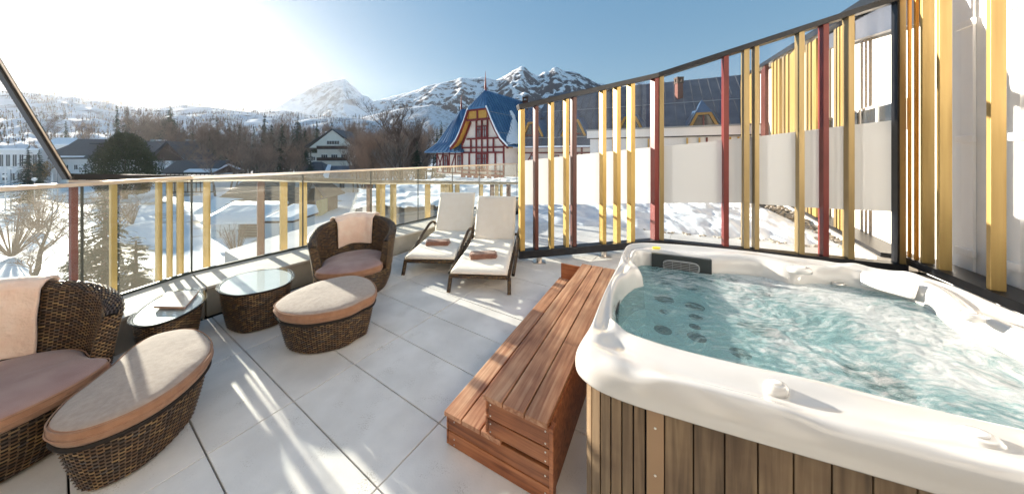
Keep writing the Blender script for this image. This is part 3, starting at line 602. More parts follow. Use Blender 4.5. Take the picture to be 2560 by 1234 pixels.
for j in range(5):
    for i in range(n+1): mb.v.append(H.p(lerp(-.4,W+.5,i/n), lerp(-.6,3.2,j/4), 2.1+j*.34-(.16 if j == 0 else 0)+.07*rg.random()))
for j in range(4):
    for i in range(n): mb.face((j*(n+1)+i, j*(n+1)+i+1, (j+1)*(n+1)+i+1, (j+1)*(n+1)+i))
o = mb.build('snow_cover', M['snow'], H.r, smooth=True); sm = o.modifiers.new('thick','SOLIDIFY'); sm.thickness = .3; sm.offset = -1
H = House('small_white_house', 662, 27.6, -7.1, R(4), 'small white flat roofed house with snow cap and grey shutter', 'house'); W = 2.5
H.block('wall', (0,0,0), (W,3.6,2.25), M['white_paint']); H.block('plinth', (-.03,-.03,0), (W+.03,3.63,.22), M['yellow_wall']); H.block('shutter', (1.35,-.05,.9),(1.8,-.002,1.85), M['grey_paint'])
H.block('eave', (-.2,-.25,2.25), (W+.25,3.8,2.42), M['dark_wood'])
mb = MB(); mb.hexa([H.p(*q) for q in ((-.25,-.3,2.42),(W+.3,-.3,2.42),(W+.3,3.9,2.42),(-.25,3.9,2.42),(.05,-.1,2.75),(W,-.1,2.7),(W+.1,3.7,3.35),(.2,3.7,3.5))]); mb.build('snow_cover', M['snow'], H.r, bevel=.12)
o = XZ(661, 26.6, -7.05); s_ = empty('notice_board', o, 'small white notice board standing in snow before the small white house', 'sign')
b = MB(); b.box((o.x,o.y-.02,o.z+.55),(o.x+.62,o.y+.02,o.z+1.05)); b.build('board', M['white_paint'], s_); b = MB(); b.box((o.x+.05,o.y+.02,o.z),(o.x+.09,o.y+.06,o.z+.6)); b.box((o.x+.53,o.y+.02,o.z),(o.x+.57,o.y+.06,o.z+.6)); b.build('leg', M['grey_paint'], s_)
H = House('yellow_gable_house', 742, 40, -7.1, R(20), 'yellow house with steep white gable seen between two glass panes', 'house')
H.block('wall', (0,0,0), (3.0,6,2.9), M['yellow_wall']); H.gable_roof(-.2,3.2,-.3,6.3,2.8,5.6,M['roof_dark'],'y',.12,wall=M['white_paint']); H.window(.8,3.1,.5,1.0,.1,fm=M['dark_wood']); H.window(1.7,1.0,.6,1.6,0,fm=M['grey_paint'])
H.block('sign', (.5,-.06,2.0),(1.9,-.002,2.7), M['white_wall'])
H = House('far_white_house', 798, 72, -8, R(0), 'white house with dark windows and hedge seen far through the glass', 'house')
H.block('wall', (0,0,0), (9,6,4.8), M['white_paint']); H.block('roof', (-.3,-.3,4.8),(9.3,6.3,5.1), M['snow']); H.window(.8,2,1,1.4,0,fm=M['dark_wood']); H.window(4.5,2,1,1.4,0,fm=M['dark_wood'])
# street lamps at the left
for u, v0, v1, lab in ((13,466,440,'leftmost street lamp with round white globe'), (27,462,419,'globe street lamp left of the blue green spruce'), (144,462,420,'globe street lamp beside the slanting black rail'), (86,470,448,'short globe lamp in front of the spruce at left')):
    Y = 46; o = XZ(u, Y, -7); s_ = empty('street_lamp', o, lab, 'street lamp', 'street lamps at the left edge'); h = top(v1, Y)+7
    b = MB(); b.tube([o, o+V(0,0,h-.25)], [.07,.04], 8); b.build('pole', M['grey_paint'], s_)
    b = MB(); c = o+V(0,0,h); b.loft([[c+V(math.cos(k*.785)*math.sin(a)*.28, math.sin(k*.785)*math.sin(a)*.28, -math.cos(a)*.28) for k in range(8)] for a in (.2,.7,1.2,1.7,2.2,2.7)]); b.build('globe', M['globe'], s_, smooth=True)
for u, lab in ((14,'tall bare white flagpole at far left'),(131,'white flagpole left of the globe lamp')):
    o = XZ(u, 44, -7); b = MB(); b.tube([o, o+V(0,0,7.0 if u < 50 else 5.9)], .06, 8); tag(b.build('flagpole', M['white_paint']), lab, 'flagpole')
# yard rails seen through glass
for (u0,v0,u1,v1,lab) in ((668,636,770,600,'nearer dark handrail on the snow below the glass'),(690,615,770,590,'farther dark handrail on the snow')):
    a = G(u0,v0,-6.6); c = G(u1,v1,-6.6); r = empty('handrail', a, lab, 'handrail'); b = MB(); b.beam(a,c,.05,.05); b.build('rail', M['dark_seal'], r)
    for t in (0,.5,1): q = a.lerp(c,t); b = MB(); b.beam(q+V(0,0,-.03), q+V(0,0,-.7), .04,.04); b.build('post', M['dark_seal'], r)
# ================================================================ half timbered house
HS = V(.832,-.555,0); HT = V(.555,.832,0); HO = V(-2.95,24.1,0)      # gable: along, back, centre of the verge
hr = empty('half_timbered_house', HO+V(0,0,-.3), 'half timbered house with blue metal roof, dark red beams and spires', 'house')
def hp(s, t, z): return HO+HS*s+HT*t+V(0,0,z)
def hblk(mb, a, b, mi=None):
    (x0,y0,z0),(x1,y1,z1) = a,b
    mb.hexa([hp(*q) for q in ((x0,y0,z0),(x1,y0,z0),(x1,y1,z0),(x0,y1,z0),(x0,y0,z1),(x1,y0,z1),(x1,y1,z1),(x0,y1,z1))], mi)
def hpart(n, a, b, m, par=None): mb = MB(); hblk(mb, a, b); return mb.build(n, m, par or hr)
PROF = [(0,7.2),(1.0,5.58),(1.45,4.6),(1.95,3.65),(2.45,2.9),(3.15,2.28)]
def half(sign, t0, t1, n, m, off=0):
    mb = MB()
    for (s0,z0),(s1,z1) in zip(PROF[1:], PROF[2:]):
        mb.hexa([hp(sign*s0,t0,z0+off),hp(sign*s1,t0,z1+off),hp(sign*s1,t1,z1+off),hp(sign*s0,t1,z0+off),hp(sign*s0,t0,z0+off+.1),hp(sign*s1,t0,z1+off+.1),hp(sign*s1,t1,z1+off+.1),hp(sign*s0,t1,z0+off+.1)])
    a = [hp(0,t0+1.1 if t0 < .5 else t0,7.2+off), hp(sign*1.0,t0,5.58+off), hp(sign*1.0,t1,5.58+off), hp(0,t1,7.2+off)]
    mb.hexa(a+[q+V(0,0,.1) for q in a]); return mb.build(n, m, hr)
half(1, 0, 9, 'roof', M['blue_roof']); half(-1, 0, 9, 'roof', M['blue_roof'])
mb = MB(); a = [hp(-1.08,-.05,5.5), hp(1.08,-.05,5.5), hp(0,1.1,7.2)]; bb = mb.vs(a+[q+V(0,0,.12) for q in a]); mb.face((bb,bb+1,bb+2)); mb.face((bb+3,bb+4,bb+5)); mb.face((bb,bb+1,bb+4,bb+3)); mb.build('roof_hip', M['blue_roof'], hr)
def seam(a, c, n='roof_seam'): mb = MB(); mb.beam(a, c, .035, .06); mb.build(n, M['blue_seam'], hr)
def roofpt(s, t):
    a = abs(s); z = curve(PROF, a); return hp(s, t, z+.12)
for i in range(20):                       # standing seams on the right slope and hip
    t = .35+i*.42
    mb = MB()
    ss = [.12 if t > 1.2 else .12+.8*(1.2-t)]+[p[0] for p in PROF[1:]]
    for s0,s1 in zip(ss, ss[1:]): mb.beam(roofpt(s0,t), roofpt(s1,t), .035, .07)
    mb.build('roof_seam', M['blue_seam'], hr)
for i in range(5):
    f = -.8+i*.4; seam(hp(f,-.02,5.66), hp(f*.1,1.0,7.14))
for s0 in (1.25, 2.2, 2.98):
    mb = MB(); mb.beam(roofpt(s0,.1)+V(0,0,.05), roofpt(s0,8.8)+V(0,0,.05), .03, .03)
    mb.build('snow_guard', M['grey_paint'], hr)
# verge boards and soffit
for sg in (1,-1):
    mb = MB(); mw = MB(); ms = MB()
    for (s0,z0),(s1,z1) in zip(PROF[1:], PROF[2:]):
        mb.beam(hp(sg*s0,.02,z0-.12), hp(sg*s1,.02,z1-.12), .10, .2, HT, None); mw.beam(hp(sg*s0,-.04,z0+.09), hp(sg*s1,-.04,z1+.09), .12, .05, HT)
        a = [hp(sg*s0,.06,z0-.05),hp(sg*s1,.06,z1-.05),hp(sg*s1,.75,z1-.05),hp(sg*s0,.75,z0-.05)]; ms.hexa([q+V(0,0,-.05) for q in a]+a)
    mb.build('verge_board', M['timber'], hr); mw.build('verge_flashing', M['snow'], hr); ms.build('soffit', M['soffit'], hr)
# gable wall
mb = MB(); pts = [(-2.35,-.1),(2.35,-.1),(2.35,2.5),(1.8,3.6),(1.25,4.7),(1.05,5.5),(-1.05,5.5),(-1.25,4.7),(-1.8,3.6),(-2.35,2.5)]
bb = mb.vs([hp(x,.75,z) for x,z in pts]+[hp(x,1.1,z) for x,z in pts]); n = len(pts); mb.face([bb+i for i in range(n)]); mb.face([bb+n+n-1-i for i in range(n)])
for i in range(n): j = (i+1)%n; mb.face((bb+i,bb+j,bb+n+j,bb+n+i))
mb.build('wall', M['panel_cream'], hr)
hpart('wall', (-2.35,1.1,-.1), (2.35,9,2.4), M['panel_cream'])
mb = MB(); hblk(mb, (-.95,.1,4.72),(.95,.2,5.4)); mb.build('gable_panel', M['soffit'], hr)
def beamh(s0,z0,s1,z1,w_=.16,t=.66,dep=.1,n='timber'):
    mb = MB(); mb.beam(hp(s0,t,z0), hp(s1,t,z1), w_, dep, HT); 
    mb.build(n, M['timber'], hr)
beamh(-1.25,4.62,1.25,4.62,.18,.12); beamh(0,4.5,0,5.5,.14,.06); beamh(-1.02,5.44,1.02,5.44,.14,.06)
for x in (-1.0,-.42,0,.42,1.0): pass
for z,hw in ((3.05,1.75),(2.28,2.35),(1.85,2.35)): beamh(-hw,z,hw,z,.14)
for x,z0,z1 in ((-.62,2.28,4.6),(.62,2.28,4.6),(0,4.15,4.6),(0,1.85,3.05),(-1.25,1.85,3.0),(1.25,1.85,3.0),(-.62,-.05,2.28),(.62,-.05,2.28),(-1.45,-.05,1.85),(1.45,-.05,1.85),(-2.3,-.05,2.4),(2.3,-.05,2.4)): beamh(x,z0,x,z1,.12,.64)
for sg in (-1,1): beamh(sg*1.25,4.5,sg*2.3,2.5,.14,.62)
beamh(-2.35,-.08,2.35,-.08,.2,.6); beamh(-2.35,.28,2.35,.28,.12,.62)
for i in range(7): hpart('bracket', (-2.3+i*.74,.5,-.36),(-2.12+i*.74,.9,-.18), M['timber'])
def hwin(s0, z0, w_, h, t=.62, tr=.35):
    f = MB(); p_ = MB(); fr = .09
    hblk(f,(s0,t-.04,z0),(s0+fr,t+.1,z0+h)); hblk(f,(s0+w_-fr,t-.04,z0),(s0+w_,t+.1,z0+h)); hblk(f,(s0+fr,t-.04,z0),(s0+w_-fr,t+.1,z0+fr)); hblk(f,(s0+fr,t-.04,z0+h-fr),(s0+w_-fr,t+.1,z0+h))
    zm = z0+h*(1-tr); hblk(f,(s0+fr,t-.02,zm),(s0+w_-fr,t+.08,zm+.06)); hblk(f,(s0+w_/2-.025,t-.03,z0+fr),(s0+w_/2+.025,t+.06,z0+h-fr))
    hblk(p_,(s0+fr*.6,t+.02,z0+fr*.6),(s0+w_-fr*.6,t+.05,z0+h-fr*.6)); o = f.build('window', M['timber'], hr); p_.build('pane', M['window_glass'], o)
hwin(-.58,3.1,.56,1.05); hwin(.03,3.1,.56,1.05); hwin(-.58,.38,.56,1.4); hwin(.03,.38,.56,1.4)
# left turret wing
def lp(x, y, z): return hp(-4.0+x, 1.2+y, z)
mb = MB(); mb.hexa([lp(*q) for q in ((-2.1,-.1,-.2),(1.7,-.1,-.2),(1.7,4,-.2),(-2.1,4,-.2),(-2.1,-.1,2.15),(1.7,-.1,2.15),(1.7,4,2.15),(-2.1,4,2.15))]); mb.build('wall', M['panel_cream'], hr)
apex = lp(-.45,1.6,6.3); ev = [(-2.9,-1.0,1.95),(1.9,-1.0,1.95),(1.9,4.6,1.95),(-2.9,4.6,1.95)]; md = [(-2.1,-.2,2.8),(1.4,-.2,2.8),(1.4,4,2.8),(-2.1,4,2.8)]
mb = MB(); e_ = [lp(*q) for q in ev]; m_ = [lp(*q) for q in md]; rb = lp(-.45,3.4,6.3)
for i in range(4): j = (i+1)%4; a = [e_[i],e_[j],m_[j],m_[i]]; mb.hexa([q-V(0,0,.1) for q in a]+a)
mb.poly([m_[0],m_[1],apex]); mb.poly([m_[1],m_[2],rb,apex]); mb.poly([m_[2],m_[3],rb]); mb.poly([m_[3],m_[0],apex,rb]); mb.build('turret_roof', M['blue_roof'], hr)
for i in range(9):
    f = (i+.5)/9; a = e_[0].lerp(e_[1],f); c = m_[0].lerp(m_[1],f); seam(a+V(0,0,.02), c+V(0,0,.02)); seam(c+V(0,0,.02), c.lerp(apex, .93 if abs(f-.5) < .1 else .9-abs(f-.5)*.6)+V(0,0,.02))
for i in range(9):
    f = (i+.5)/9; a = e_[3].lerp(e_[0],f); c = m_[3].lerp(m_[0],f); seam(a+V(0,0,.02), c+V(0,0,.02)); seam(c+V(0,0,.02), c.lerp(rb.lerp(apex,f), .9)+V(0,0,.02))
    a = m_[1].lerp(m_[2],f); seam(a+V(0,0,.02), a.lerp(apex.lerp(rb,f), .92)+V(0,0,.02))
def lbeam(x0,z0,x1,z1,w_=.1): mb = MB(); mb.beam(lp(x0,-.14,z0), lp(x1,-.14,z1), w_, .08, HT); mb.build('timber', M['timber'], hr)
for x in (-2.05,-1.2,-.35,.45,1.6): lbeam(x,-.1,x,2.1)
for z in (-.05,1.72): lbeam(-2.05,z,1.65,z)
for a in ((-2.0,0,-1.25,1.7),(-2.0,1.7,-1.25,0),(-.3,0,.4,1.7),(-.3,1.7,-.6,0)): lbeam(*a,.07)
f = MB(); p_ = MB()
for s0 in (-1.12,.75):
    for (a,b_,c,d) in ((s0,s0+.08,.2,1.6),(s0+.5,s0+.58,.2,1.6),(s0,s0+.58,.2,.28),(s0,s0+.58,1.52,1.6),(s0+.26,s0+.32,.2,1.6),(s0,s0+.58,1.1,1.16)): mb_ = f; q = [lp(a,-.2,c),lp(b_,-.2,c),lp(b_,-.1,c),lp(a,-.1,c),lp(a,-.2,d),lp(b_,-.2,d),lp(b_,-.1,d),lp(a,-.1,d)]; f.hexa(q)
    q = [lp(s0+.04,-.16,.24),lp(s0+.54,-.16,.24),lp(s0+.54,-.12,.24),lp(s0+.04,-.12,.24),lp(s0+.04,-.16,1.56),lp(s0+.54,-.16,1.56),lp(s0+.54,-.12,1.56),lp(s0+.04,-.12,1.56)]; p_.hexa(q)
o = f.build('window', M['timber'], hr); p_.build('pane', M['window_glass'], o)
for base,h in ((hp(0,1.15,7.2),1.75),(apex,1.35)):
    b = MB(); b.tube([base-V(0,0,.1), base+V(0,0,h*.12), base+V(0,0,h*.16), base+V(0,0,h*.5), base+V(0,0,h)], [.09,.07,.1,.06,.012], 8); b.build('spire', M['timber'], hr)
# snow patch on the right slope (shape of a slumped snowfield)
mb = MB(); th = .12
sn = [(1.02,3.4,3.9),(1.2,3.2,4.1),(1.35,3.4,3.9),(1.5,2.9,4.0),(1.95,2.0,3.9),(2.4,.9,3.7),(2.8,.3,3.2),(3.12,.2,2.2)]
rings = []
for s0,t0,t1 in sn: rings.append([roofpt(s0,lerp(t0,t1,i/6))+V(0,0,.02+.1*math.sin(math.pi*i/6)+.03*fbm(s0*5,i)) for i in range(7)])
bs = [mb.vs(r_) for r_ in rings]
for a,b_ in zip(bs, bs[1:]):
    for i in range(6): mb.face((a+i,a+i+1,b_+i+1,b_+i))
mb.build('snow_patch', M['snow'], hr, smooth=True)
# right wing: long wall and roof to the right
WD = V(.9,-.436,0).normalized(); WB = V(.436,.9,0).normalized(); W0 = V(.35,24.6,0)
wr = empty('long_hotel_wing', W0+V(0,0,-.3), 'long hotel wing with grey blue metal roof, dormers and brick chimneys behind the glass fence', 'building')
def wp(s, t, z): return W0+WD*s+WB*t+V(0,0,z)
def wblk(n, a, b, m, par=None):
    (x0,y0,z0),(x1,y1,z1) = a,b; mb = MB(); mb.hexa([wp(*q) for q in ((x0,y0,z0),(x1,y0,z0),(x1,y1,z0),(x0,y1,z0),(x0,y0,z1),(x1,y0,z1),(x1,y1,z1),(x0,y1,z1))]); return mb.build(n, m, par or wr)
wblk('wall', (-2.2,.6,-.3), (26,7,2.45), M['panel_cream'])
mb = MB(); L_ = 27; a = [wp(-.6,-.2,2.35),wp(L_,-.2,2.35),wp(L_,6.2,8.0),wp(1.5,6.2,8.0)]; mb.hexa([q-V(0,0,.12) for q in a]+a); a = [wp(1.5,6.2,8.0),wp(L_,6.2,8.0),wp(L_,13,2.4),wp(1.5,13,2.4)]; mb.hexa([q-V(0,0,.12) for q in a]+a); mb.build('roof', M['grey_roof'], wr)
for i in range(44):
    s0 = -.3+i*.62; mb = MB(); mb.beam(wp(s0,-.2,2.38), wp(s0,6.15,8.02), .035, .07) if s0 > 1.6 else mb.beam(wp(s0,-.2,2.38), wp(s0,max(.5,(s0+.6)*3.0),2.38+max(.5,(s0+.6)*3.0+.2)*.88), .035, .07); mb.build('roof_seam', M['grey_roof'], wr)
for t,z in ((.5,3.0),(3.4,5.6)): mb = MB(); mb.beam(wp(0 if t < 1 else 1.2,t,z+.08), wp(L_-.5,t,z+.08), .03, .05); mb.build('snow_guard', M['grey_paint'], wr)
wblk('gutter', (-.6,-.32,2.24), (L_,-.2,2.36), M['snow'])
for s0 in (1.2,4.75,9.0,13.6):
    b = MB()
    f = [wp(s0-.75,.9,3.3),wp(s0+.75,.9,3.3),wp(s0+.3,.9,4.3),wp(s0-.3,.9,4.3)]; k = [q+WB*2.0+V(0,0,.4) for q in f]; b.hexa([f[0],f[1],k[1],k[0],f[3],f[2],k[2],k[3]]); d = b.build('dormer', M['dark_pane'], wr)
    b = MB(); b.beam(wp(s0-.95,.8,3.15), wp(s0-.35,.8,4.45), .16,.2, WB); b.beam(wp(s0+.95,.8,3.15), wp(s0+.35,.8,4.45), .16,.2, WB); b.beam(wp(s0-.4,.8,4.42), wp(s0+.4,.8,4.42), .16,.16, WB); b.build('dormer_frame', M['soffit'], d)
    b = MB(); b.beam(wp(s0,.84,3.3), wp(s0,.84,4.3), .09,.1, WB); b.beam(wp(s0-.6,.84,3.35), wp(s0+.6,.84,3.35), .09,.1, WB); b.build('dormer_bar', M['timber'], d)
    b = MB(); a = [wp(s0-1.15,.68,3.1),wp(s0-.42,.68,4.55),wp(s0-.42,3.6,4.9),wp(s0-1.15,2.2,3.9)]; b.hexa(a+[q+V(-.03,0,.08) for q in a]); a = [wp(s0+.42,.68,4.55),wp(s0+1.15,.68,3.1),wp(s0+1.15,2.2,3.9),wp(s0+.42,3.6,4.9)]; b.hexa(a+[q+V(.03,0,.08) for q in a]); a = [wp(s0-.46,.66,4.5),wp(s0+.46,.66,4.5),wp(s0,1.6,5.5)]; bb = b.vs(a+[wp(s0,3.8,5.4)]); b.face((bb,bb+1,bb+2)); b.face((bb+1,bb+3,bb+2)); b.face((bb,bb+2,bb+3)); b.build('dormer_roof', M['blue_seam'], d)
def chim(u, v0, v1, Y, w_=.8):
    c = P(u, v0, Y); b = MB(); h = top(v1, Y)-c.z; b.box((c.x-w_/2,c.y-w_/2,c.z-.6),(c.x+w_/2,c.y+w_/2,c.z+h-.5)); o = b.build('chimney', M['brick'], wr)
    b = MB(); b.box((c.x-w_*.6,c.y-w_*.6,c.z+h-.5),(c.x+w_*.6,c.y+w_*.6,c.z+h-.38))
    for dx in (-1,1):
        for dy in (-1,1): b.box((c.x+dx*w_*.4-.08,c.y+dy*w_*.4-.08,c.z+h-.38),(c.x+dx*w_*.4+.08,c.y+dy*w_*.4+.08,c.z+h-.12))
    b.box((c.x-w_*.62,c.y-w_*.62,c.z+h-.12),(c.x+w_*.62,c.y+w_*.62,c.z+h)); b.build('chimney_cap', M['dark_wood'], o)
chim(1313,262,243,30,.5); chim(1524,268,220,27,.5); chim(1697,262,194,23,.42)
for x in (-1.9,-1.2,-.5): wblk('timber', (x,.52,-.2),(x+.12,.598,2.3), M['timber'])
for z in (.1,1.75,2.2): wblk('timber', (-2.0,.47,z),(-.21,.518,z+.13), M['timber'])
b = MB(); b.beam(wp(-1.8,.49,.2), wp(-1.2,.49,1.75), .1,.05, WB); b.build('timber', M['timber'], wr); b = MB(); b.beam(wp(-.5,.49,.2), wp(-1.1,.49,1.75), .1,.05, WB); b.build('timber', M['timber'], wr)
for i in range(14): x = .2+i*1.3; wblk('timber', (x,.52,-.2),(x+.14,.598,2.3), M['timber'])
for z in (.1,1.75,2.2): wblk('timber', (-.2,.47,z),(18,.518,z+.13), M['timber'])
for i in range(9): x = .35+i*1.95; b = MB(); b.beam(wp(x,.49,.2), wp(x+.9,.49,1.75), .1,.05, WB); b.build('timber', M['timber'], wr)
for i in range(8):
    x = 1.1+i*1.95; f = wblk('window', (x,.44,.35),(x+.62,.468,1.65), M['timber']); wblk('pane', (x+.08,.41,.43),(x+.54,.438,1.57), M['window_glass'], f)
# ---- white pavilion behind the snow heap
PV0 = V(4.35,16.0,0); PV1 = V(10.6,13.0,0); pd = (PV1-PV0); pl = pd.length; pd.normalize(); pb = V(-pd.y,pd.x,0)
pr = empty('white_pavilion', PV0, 'low white flat roofed pavilion with thin red and yellow slats', 'building')
def pblk(n, a, b, m, par=None):
    (x0,y0,z0),(x1,y1,z1) = a,b; mb = MB(); q = lambda s,t,z: PV0+pd*s+pb*t+V(0,0,z); mb.hexa([q(*c) for c in ((x0,y0,z0),(x1,y0,z0),(x1,y1,z0),(x0,y1,z0),(x0,y0,z1),(x1,y0,z1),(x1,y1,z1),(x0,y1,z1))]); return mb.build(n, m, par or pr)
pblk('wall', (0,0,0),(pl+2,6,2.5), M['white_wall']); pblk('parapet', (-.15,-.12,2.55),(pl+2,6.1,2.95), M['white_wall']); pblk('fascia', (-.12,-.09,2.5),(pl+2,-.02,2.55), M['black_metal']); pblk('coping', (-.2,-.2,2.95),(pl+2,6.2,3.02), M['grey_paint'])
for i,(x,c) in enumerate(((1.2,'maroon'),(2.9,'yellow'),(3.15,'maroon'),(4.6,'yellow'),(5.1,'yellow'),(5.4,'maroon'),(6.3,'yellow'),(6.6,'yellow'),(6.9,'bronze'))): pblk('slat', (x,-.08,0),(x+.07,-.01,2.45), M[c])
# ---- lower snowy flat roof between the balustrade and the house
SR = [(-5.4,9.6),(-3.2,11.2),(0.2,9.7),(1.5,14),(4.3,15.5),(4.0,23.2),(-6.8,24.2),(-8.6,16)]
sr = empty('snowy_flat_roof', V(-2,14,-.9), 'flat roof deep in rippled snow with a thin grey coping, beyond the balustrade', 'roof')
b = MB(); pts = ccw([V(x,y,0) for x,y in SR]); b.prism(pts, -2.2, -.62); b.build('roof_slab', M['membrane'], sr)
b = MB(); n = len(pts)
for i in range(n): b.beam(V(pts[i].x,pts[i].y,-.57), V(pts[(i+1)%n].x,pts[(i+1)%n].y,-.57), .18, .10)
b.build('coping', M['grey_paint'], sr)
def inside(x, y, poly):
    c = False
    for i in range(len(poly)):
        a, d = poly[i], poly[i-1]
        if (a.y > y) != (d.y > y) and x < (d.x-a.x)*(y-a.y)/(d.y-a.y)+a.x: c = not c
    return c
b = MB(); N1, N2 = 110, 110; idx = {}
for i in range(N1+1):
    for j in range(N2+1):
        x = lerp(-8.7,4.4,i/N1); y = lerp(9.5,24.3,j/N2); q = V(x,y,0)
        if inside(x, y, pts):
            idx[i,j] = len(b.v); b.v.append((x,y,-.60+.28+.22*fbm(x*.5,y*.5,2)+.05*fbm(x*2.2,y*2.2,2)))
for (i,j),k in idx.items():
    if (i+1,j) in idx and (i+1,j+1) in idx and (i,j+1) in idx: b.face((k, idx[i+1,j], idx[i+1,j+1], idx[i,j+1]))
b.build('snow_cover', M['snow'], sr, smooth=True)
b = MB(); b.prism(ccw([V(-1.2,8.4,0),V(-3.9,5.9,0),V(-9.5,9.5,0),V(-8.6,16,0),V(-5.0,11.3,0),V(-1,10.5,0)]), -3.0, -1.55); o = b.build('lower_flat_roof', M['membrane']); tag(o, 'bluish grey lower flat roof in shade right behind the balustrade', 'roof')
# ================================================================ the terrace
O = V(-1.425, 1.8736, 0); TA = .3966; TB = .9165
def grid(a, b): return O+A_DIR*(a*TA)+B_DIR*(b*TB)
BI = [V(-3.45,-.9,0), V(-3.152,2.286,0)+V(-.36,-2.4,0)*.02, V(-3.05,2.87,0), V(-.38,6.84,0)]         # bench inner line
BI[1] = V(-3.152,2.286,0)
BO = [V(-4.05,-.9,0), V(-3.68,2.45,0), V(-3.57,3.2,0), V(.35,9.05,0)]
BEND = V(0.95,9.95,0)
# structure body under the deck
b = MB(); body = ccw([V(-4.1,-.9,0),V(-3.72,2.45,0),V(-3.6,3.22,0),V(.33,9.09,0),V(1.4,11.0,0),V(12,15,0),V(14,13,0),V(8,4,0),V(8,-3,0),V(-4,-3,0)]); b.prism(body, -8.5, -.05); deck = struct(b.build('terrace_floor', M['joint']))
tme = MB(); hx = TA/2-.0036; hy = TB/2-.0034
cs = [(-1,-1),(1,-1),(1,1),(-1,1)]; q = []
for z,ins in ((-.03,0),(-.002,0),(0,.0025)): q.append([A_DIR*(sx*(hx-ins))+B_DIR*(sy*(hy-ins))+V(0,0,z) for sx,sy in cs])
tme.loft(q); tdata = tme.data('tile', M['tile'])
cnt = 0
def left_of_bench(p):                     # distance outside the bench inner line
    for a,c in zip(BI, BI[1:]+[None]):
        if c is None: break
    return False
allt = []
for i in range(-14, 34):
    for j in range(-12, 10):
        c = grid(i+.5, j+.5)
        if c.y < -1.0 or c.y > 11.5 or c.x > 7.4: continue
        # right of the bench outer line
        e0, e1 = (BO[1], BO[2]) if c.y < 3.2 else (BO[2], BO[3])
        d = (e1-e0).normalized(); nrm = V(d.y,-d.x,0); dd = (c-e0).dot(nrm)
        if dd < .25: continue
        if c.y > 1.2:
            u = CX+FOC*c.x/c.y; v = CY+FOC*EYE/c.y
            if u < -250 or u > 2900: continue
        if c.x > 5.6+.62*(c.y-3.74): continue
        if inside(c.x, c.y, [V(.75,1.4,0),V(1.3,2.5,0),V(2.5,2.0,0),V(2.2,1.2,0),V(1.8,.6,0)]): continue
        allt.append(c)
allt.sort(key=lambda c: c.length+(100 if c.y < .8 else 0))
for c in allt[:298]:
    o = bpy.data.objects.new('tile', tdata); COL.objects.link(o); o.parent = deck; o.location = c+V(0,0,random.uniform(-.0008,.0008))
if len(allt) > 298:
    b = MB()
    for c in allt[298:]: b.loft([[c+p for p in ring] for ring in q])
    o = b.build('tile', M['tile'], deck); o['kind'] = 'stuff'
print('tiles', len(allt))
# ---- parapet bench
pw = empty('parapet_bench', V(-3,2.87,0), 'low concrete parapet bench running along the foot of the glass balustrade', 'parapet')
def line_off(a, c, d): n_ = (c-a).normalized(); return V(n_.y,-n_.x,0)*d
def strip(p0, p1, o0, o1, z0, z1, n, m, par, gap=.004, bevel=.004):
    d = (p1-p0).normalized()*gap; e = (o1-o0).normalized()*gap; b = MB()
    a = [p0+d, p1-d, o1-e, o0+e]; b.hexa([q+V(0,0,z0) for q in a]+[q+V(0,0,z1) for q in a]); return b.build(n, m, par, bevel=bevel)
# segment 1 (curving in from the left)
segs = []
L1 = (BI[2]-BI[0]).length
for a,c,o0,o1,n in ((BI[0],BI[1],BO[0],BO[1],3),(BI[1],BI[2],BO[1],BO[2],1)):
    for k in range(n): segs.append((a.lerp(c,k/n), a.lerp(c,(k+1)/n), o0.lerp(o1,k/n), o0.lerp(o1,(k+1)/n)))
L2 = (BI[3]-BI[2]).length; n = round(L2/.9)
for k in range(n): segs.append((BI[2].lerp(BI[3],k/n), BI[2].lerp(BI[3],(k+1)/n), BO[2].lerp(BO[3],k/n), BO[2].lerp(BO[3],(k+1)/n)))
for s_ in segs:
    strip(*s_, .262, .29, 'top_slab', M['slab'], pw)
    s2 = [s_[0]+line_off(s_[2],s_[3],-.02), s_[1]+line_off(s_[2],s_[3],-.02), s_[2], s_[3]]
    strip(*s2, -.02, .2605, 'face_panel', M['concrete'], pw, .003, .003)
# ---- glass balustrade
gl = empty('glass_balustrade', BO[2]+V(0,0,.29), 'frameless glass balustrade with slim pale steel handrail along the terrace edge', 'railing')
d2 = (BO[3]-BO[2]).normalized(); d1 = (BO[2]-BO[1]).normalized(); RZ = 1.365
us = [CX-900, 205, 470]; cuts1 = [hit(u, BO[2], d1) for u in (-60, 205)]; cuts1 = [cuts1[0], cuts1[1], 0.0]
def pane(a, c, m=M['glass'], z0=.285, z1=RZ-.03):
    d = (c-a).normalized()*.006; nn = V(-d.y,d.x,0).normalized()*.006; b = MB(); q = [a+d-nn, c-d-nn, c-d+nn, a+d+nn]
    b.hexa([t+V(0,0,z0) for t in q]+[t+V(0,0,z1) for t in q]); return b.build('glass_pane', m, gl)
pts1 = [BO[2]+d1*s_ for s_ in cuts1]; jo = [0]+[hit(u, BO[2], d2) for u in (757, 927, 1045, 1131, 1198, 1250, 1292, 1325, 1352)]
s497 = hit(497, BO[2], d2); jo = ([0, s497] if s497 > .15 else [0])+jo[1:]
pts2 = [BO[2]+d2*s_ for s_ in jo]
allp = [pts1[0]-d1*1.4]+pts1+pts2[1:]
for a,c in zip(allp, allp[1:]):
    if (c-a).length > .05: pane(a, c)
for a in allp[1:-1]: b = MB(); b.beam(a+V(0,0,.29), a+V(0,0,RZ-.03), .008, .016, d2); b.build('pane_seal', M['dark_seal'], gl)
for a,c in ((allp[0],BO[2]),(BO[2],allp[-1])): b = MB(); b.beam(a+V(0,0,RZ-.012), c+V(0,0,RZ-.012), .045, .036); b.build('handrail', M['steel'], gl, bevel=.004)
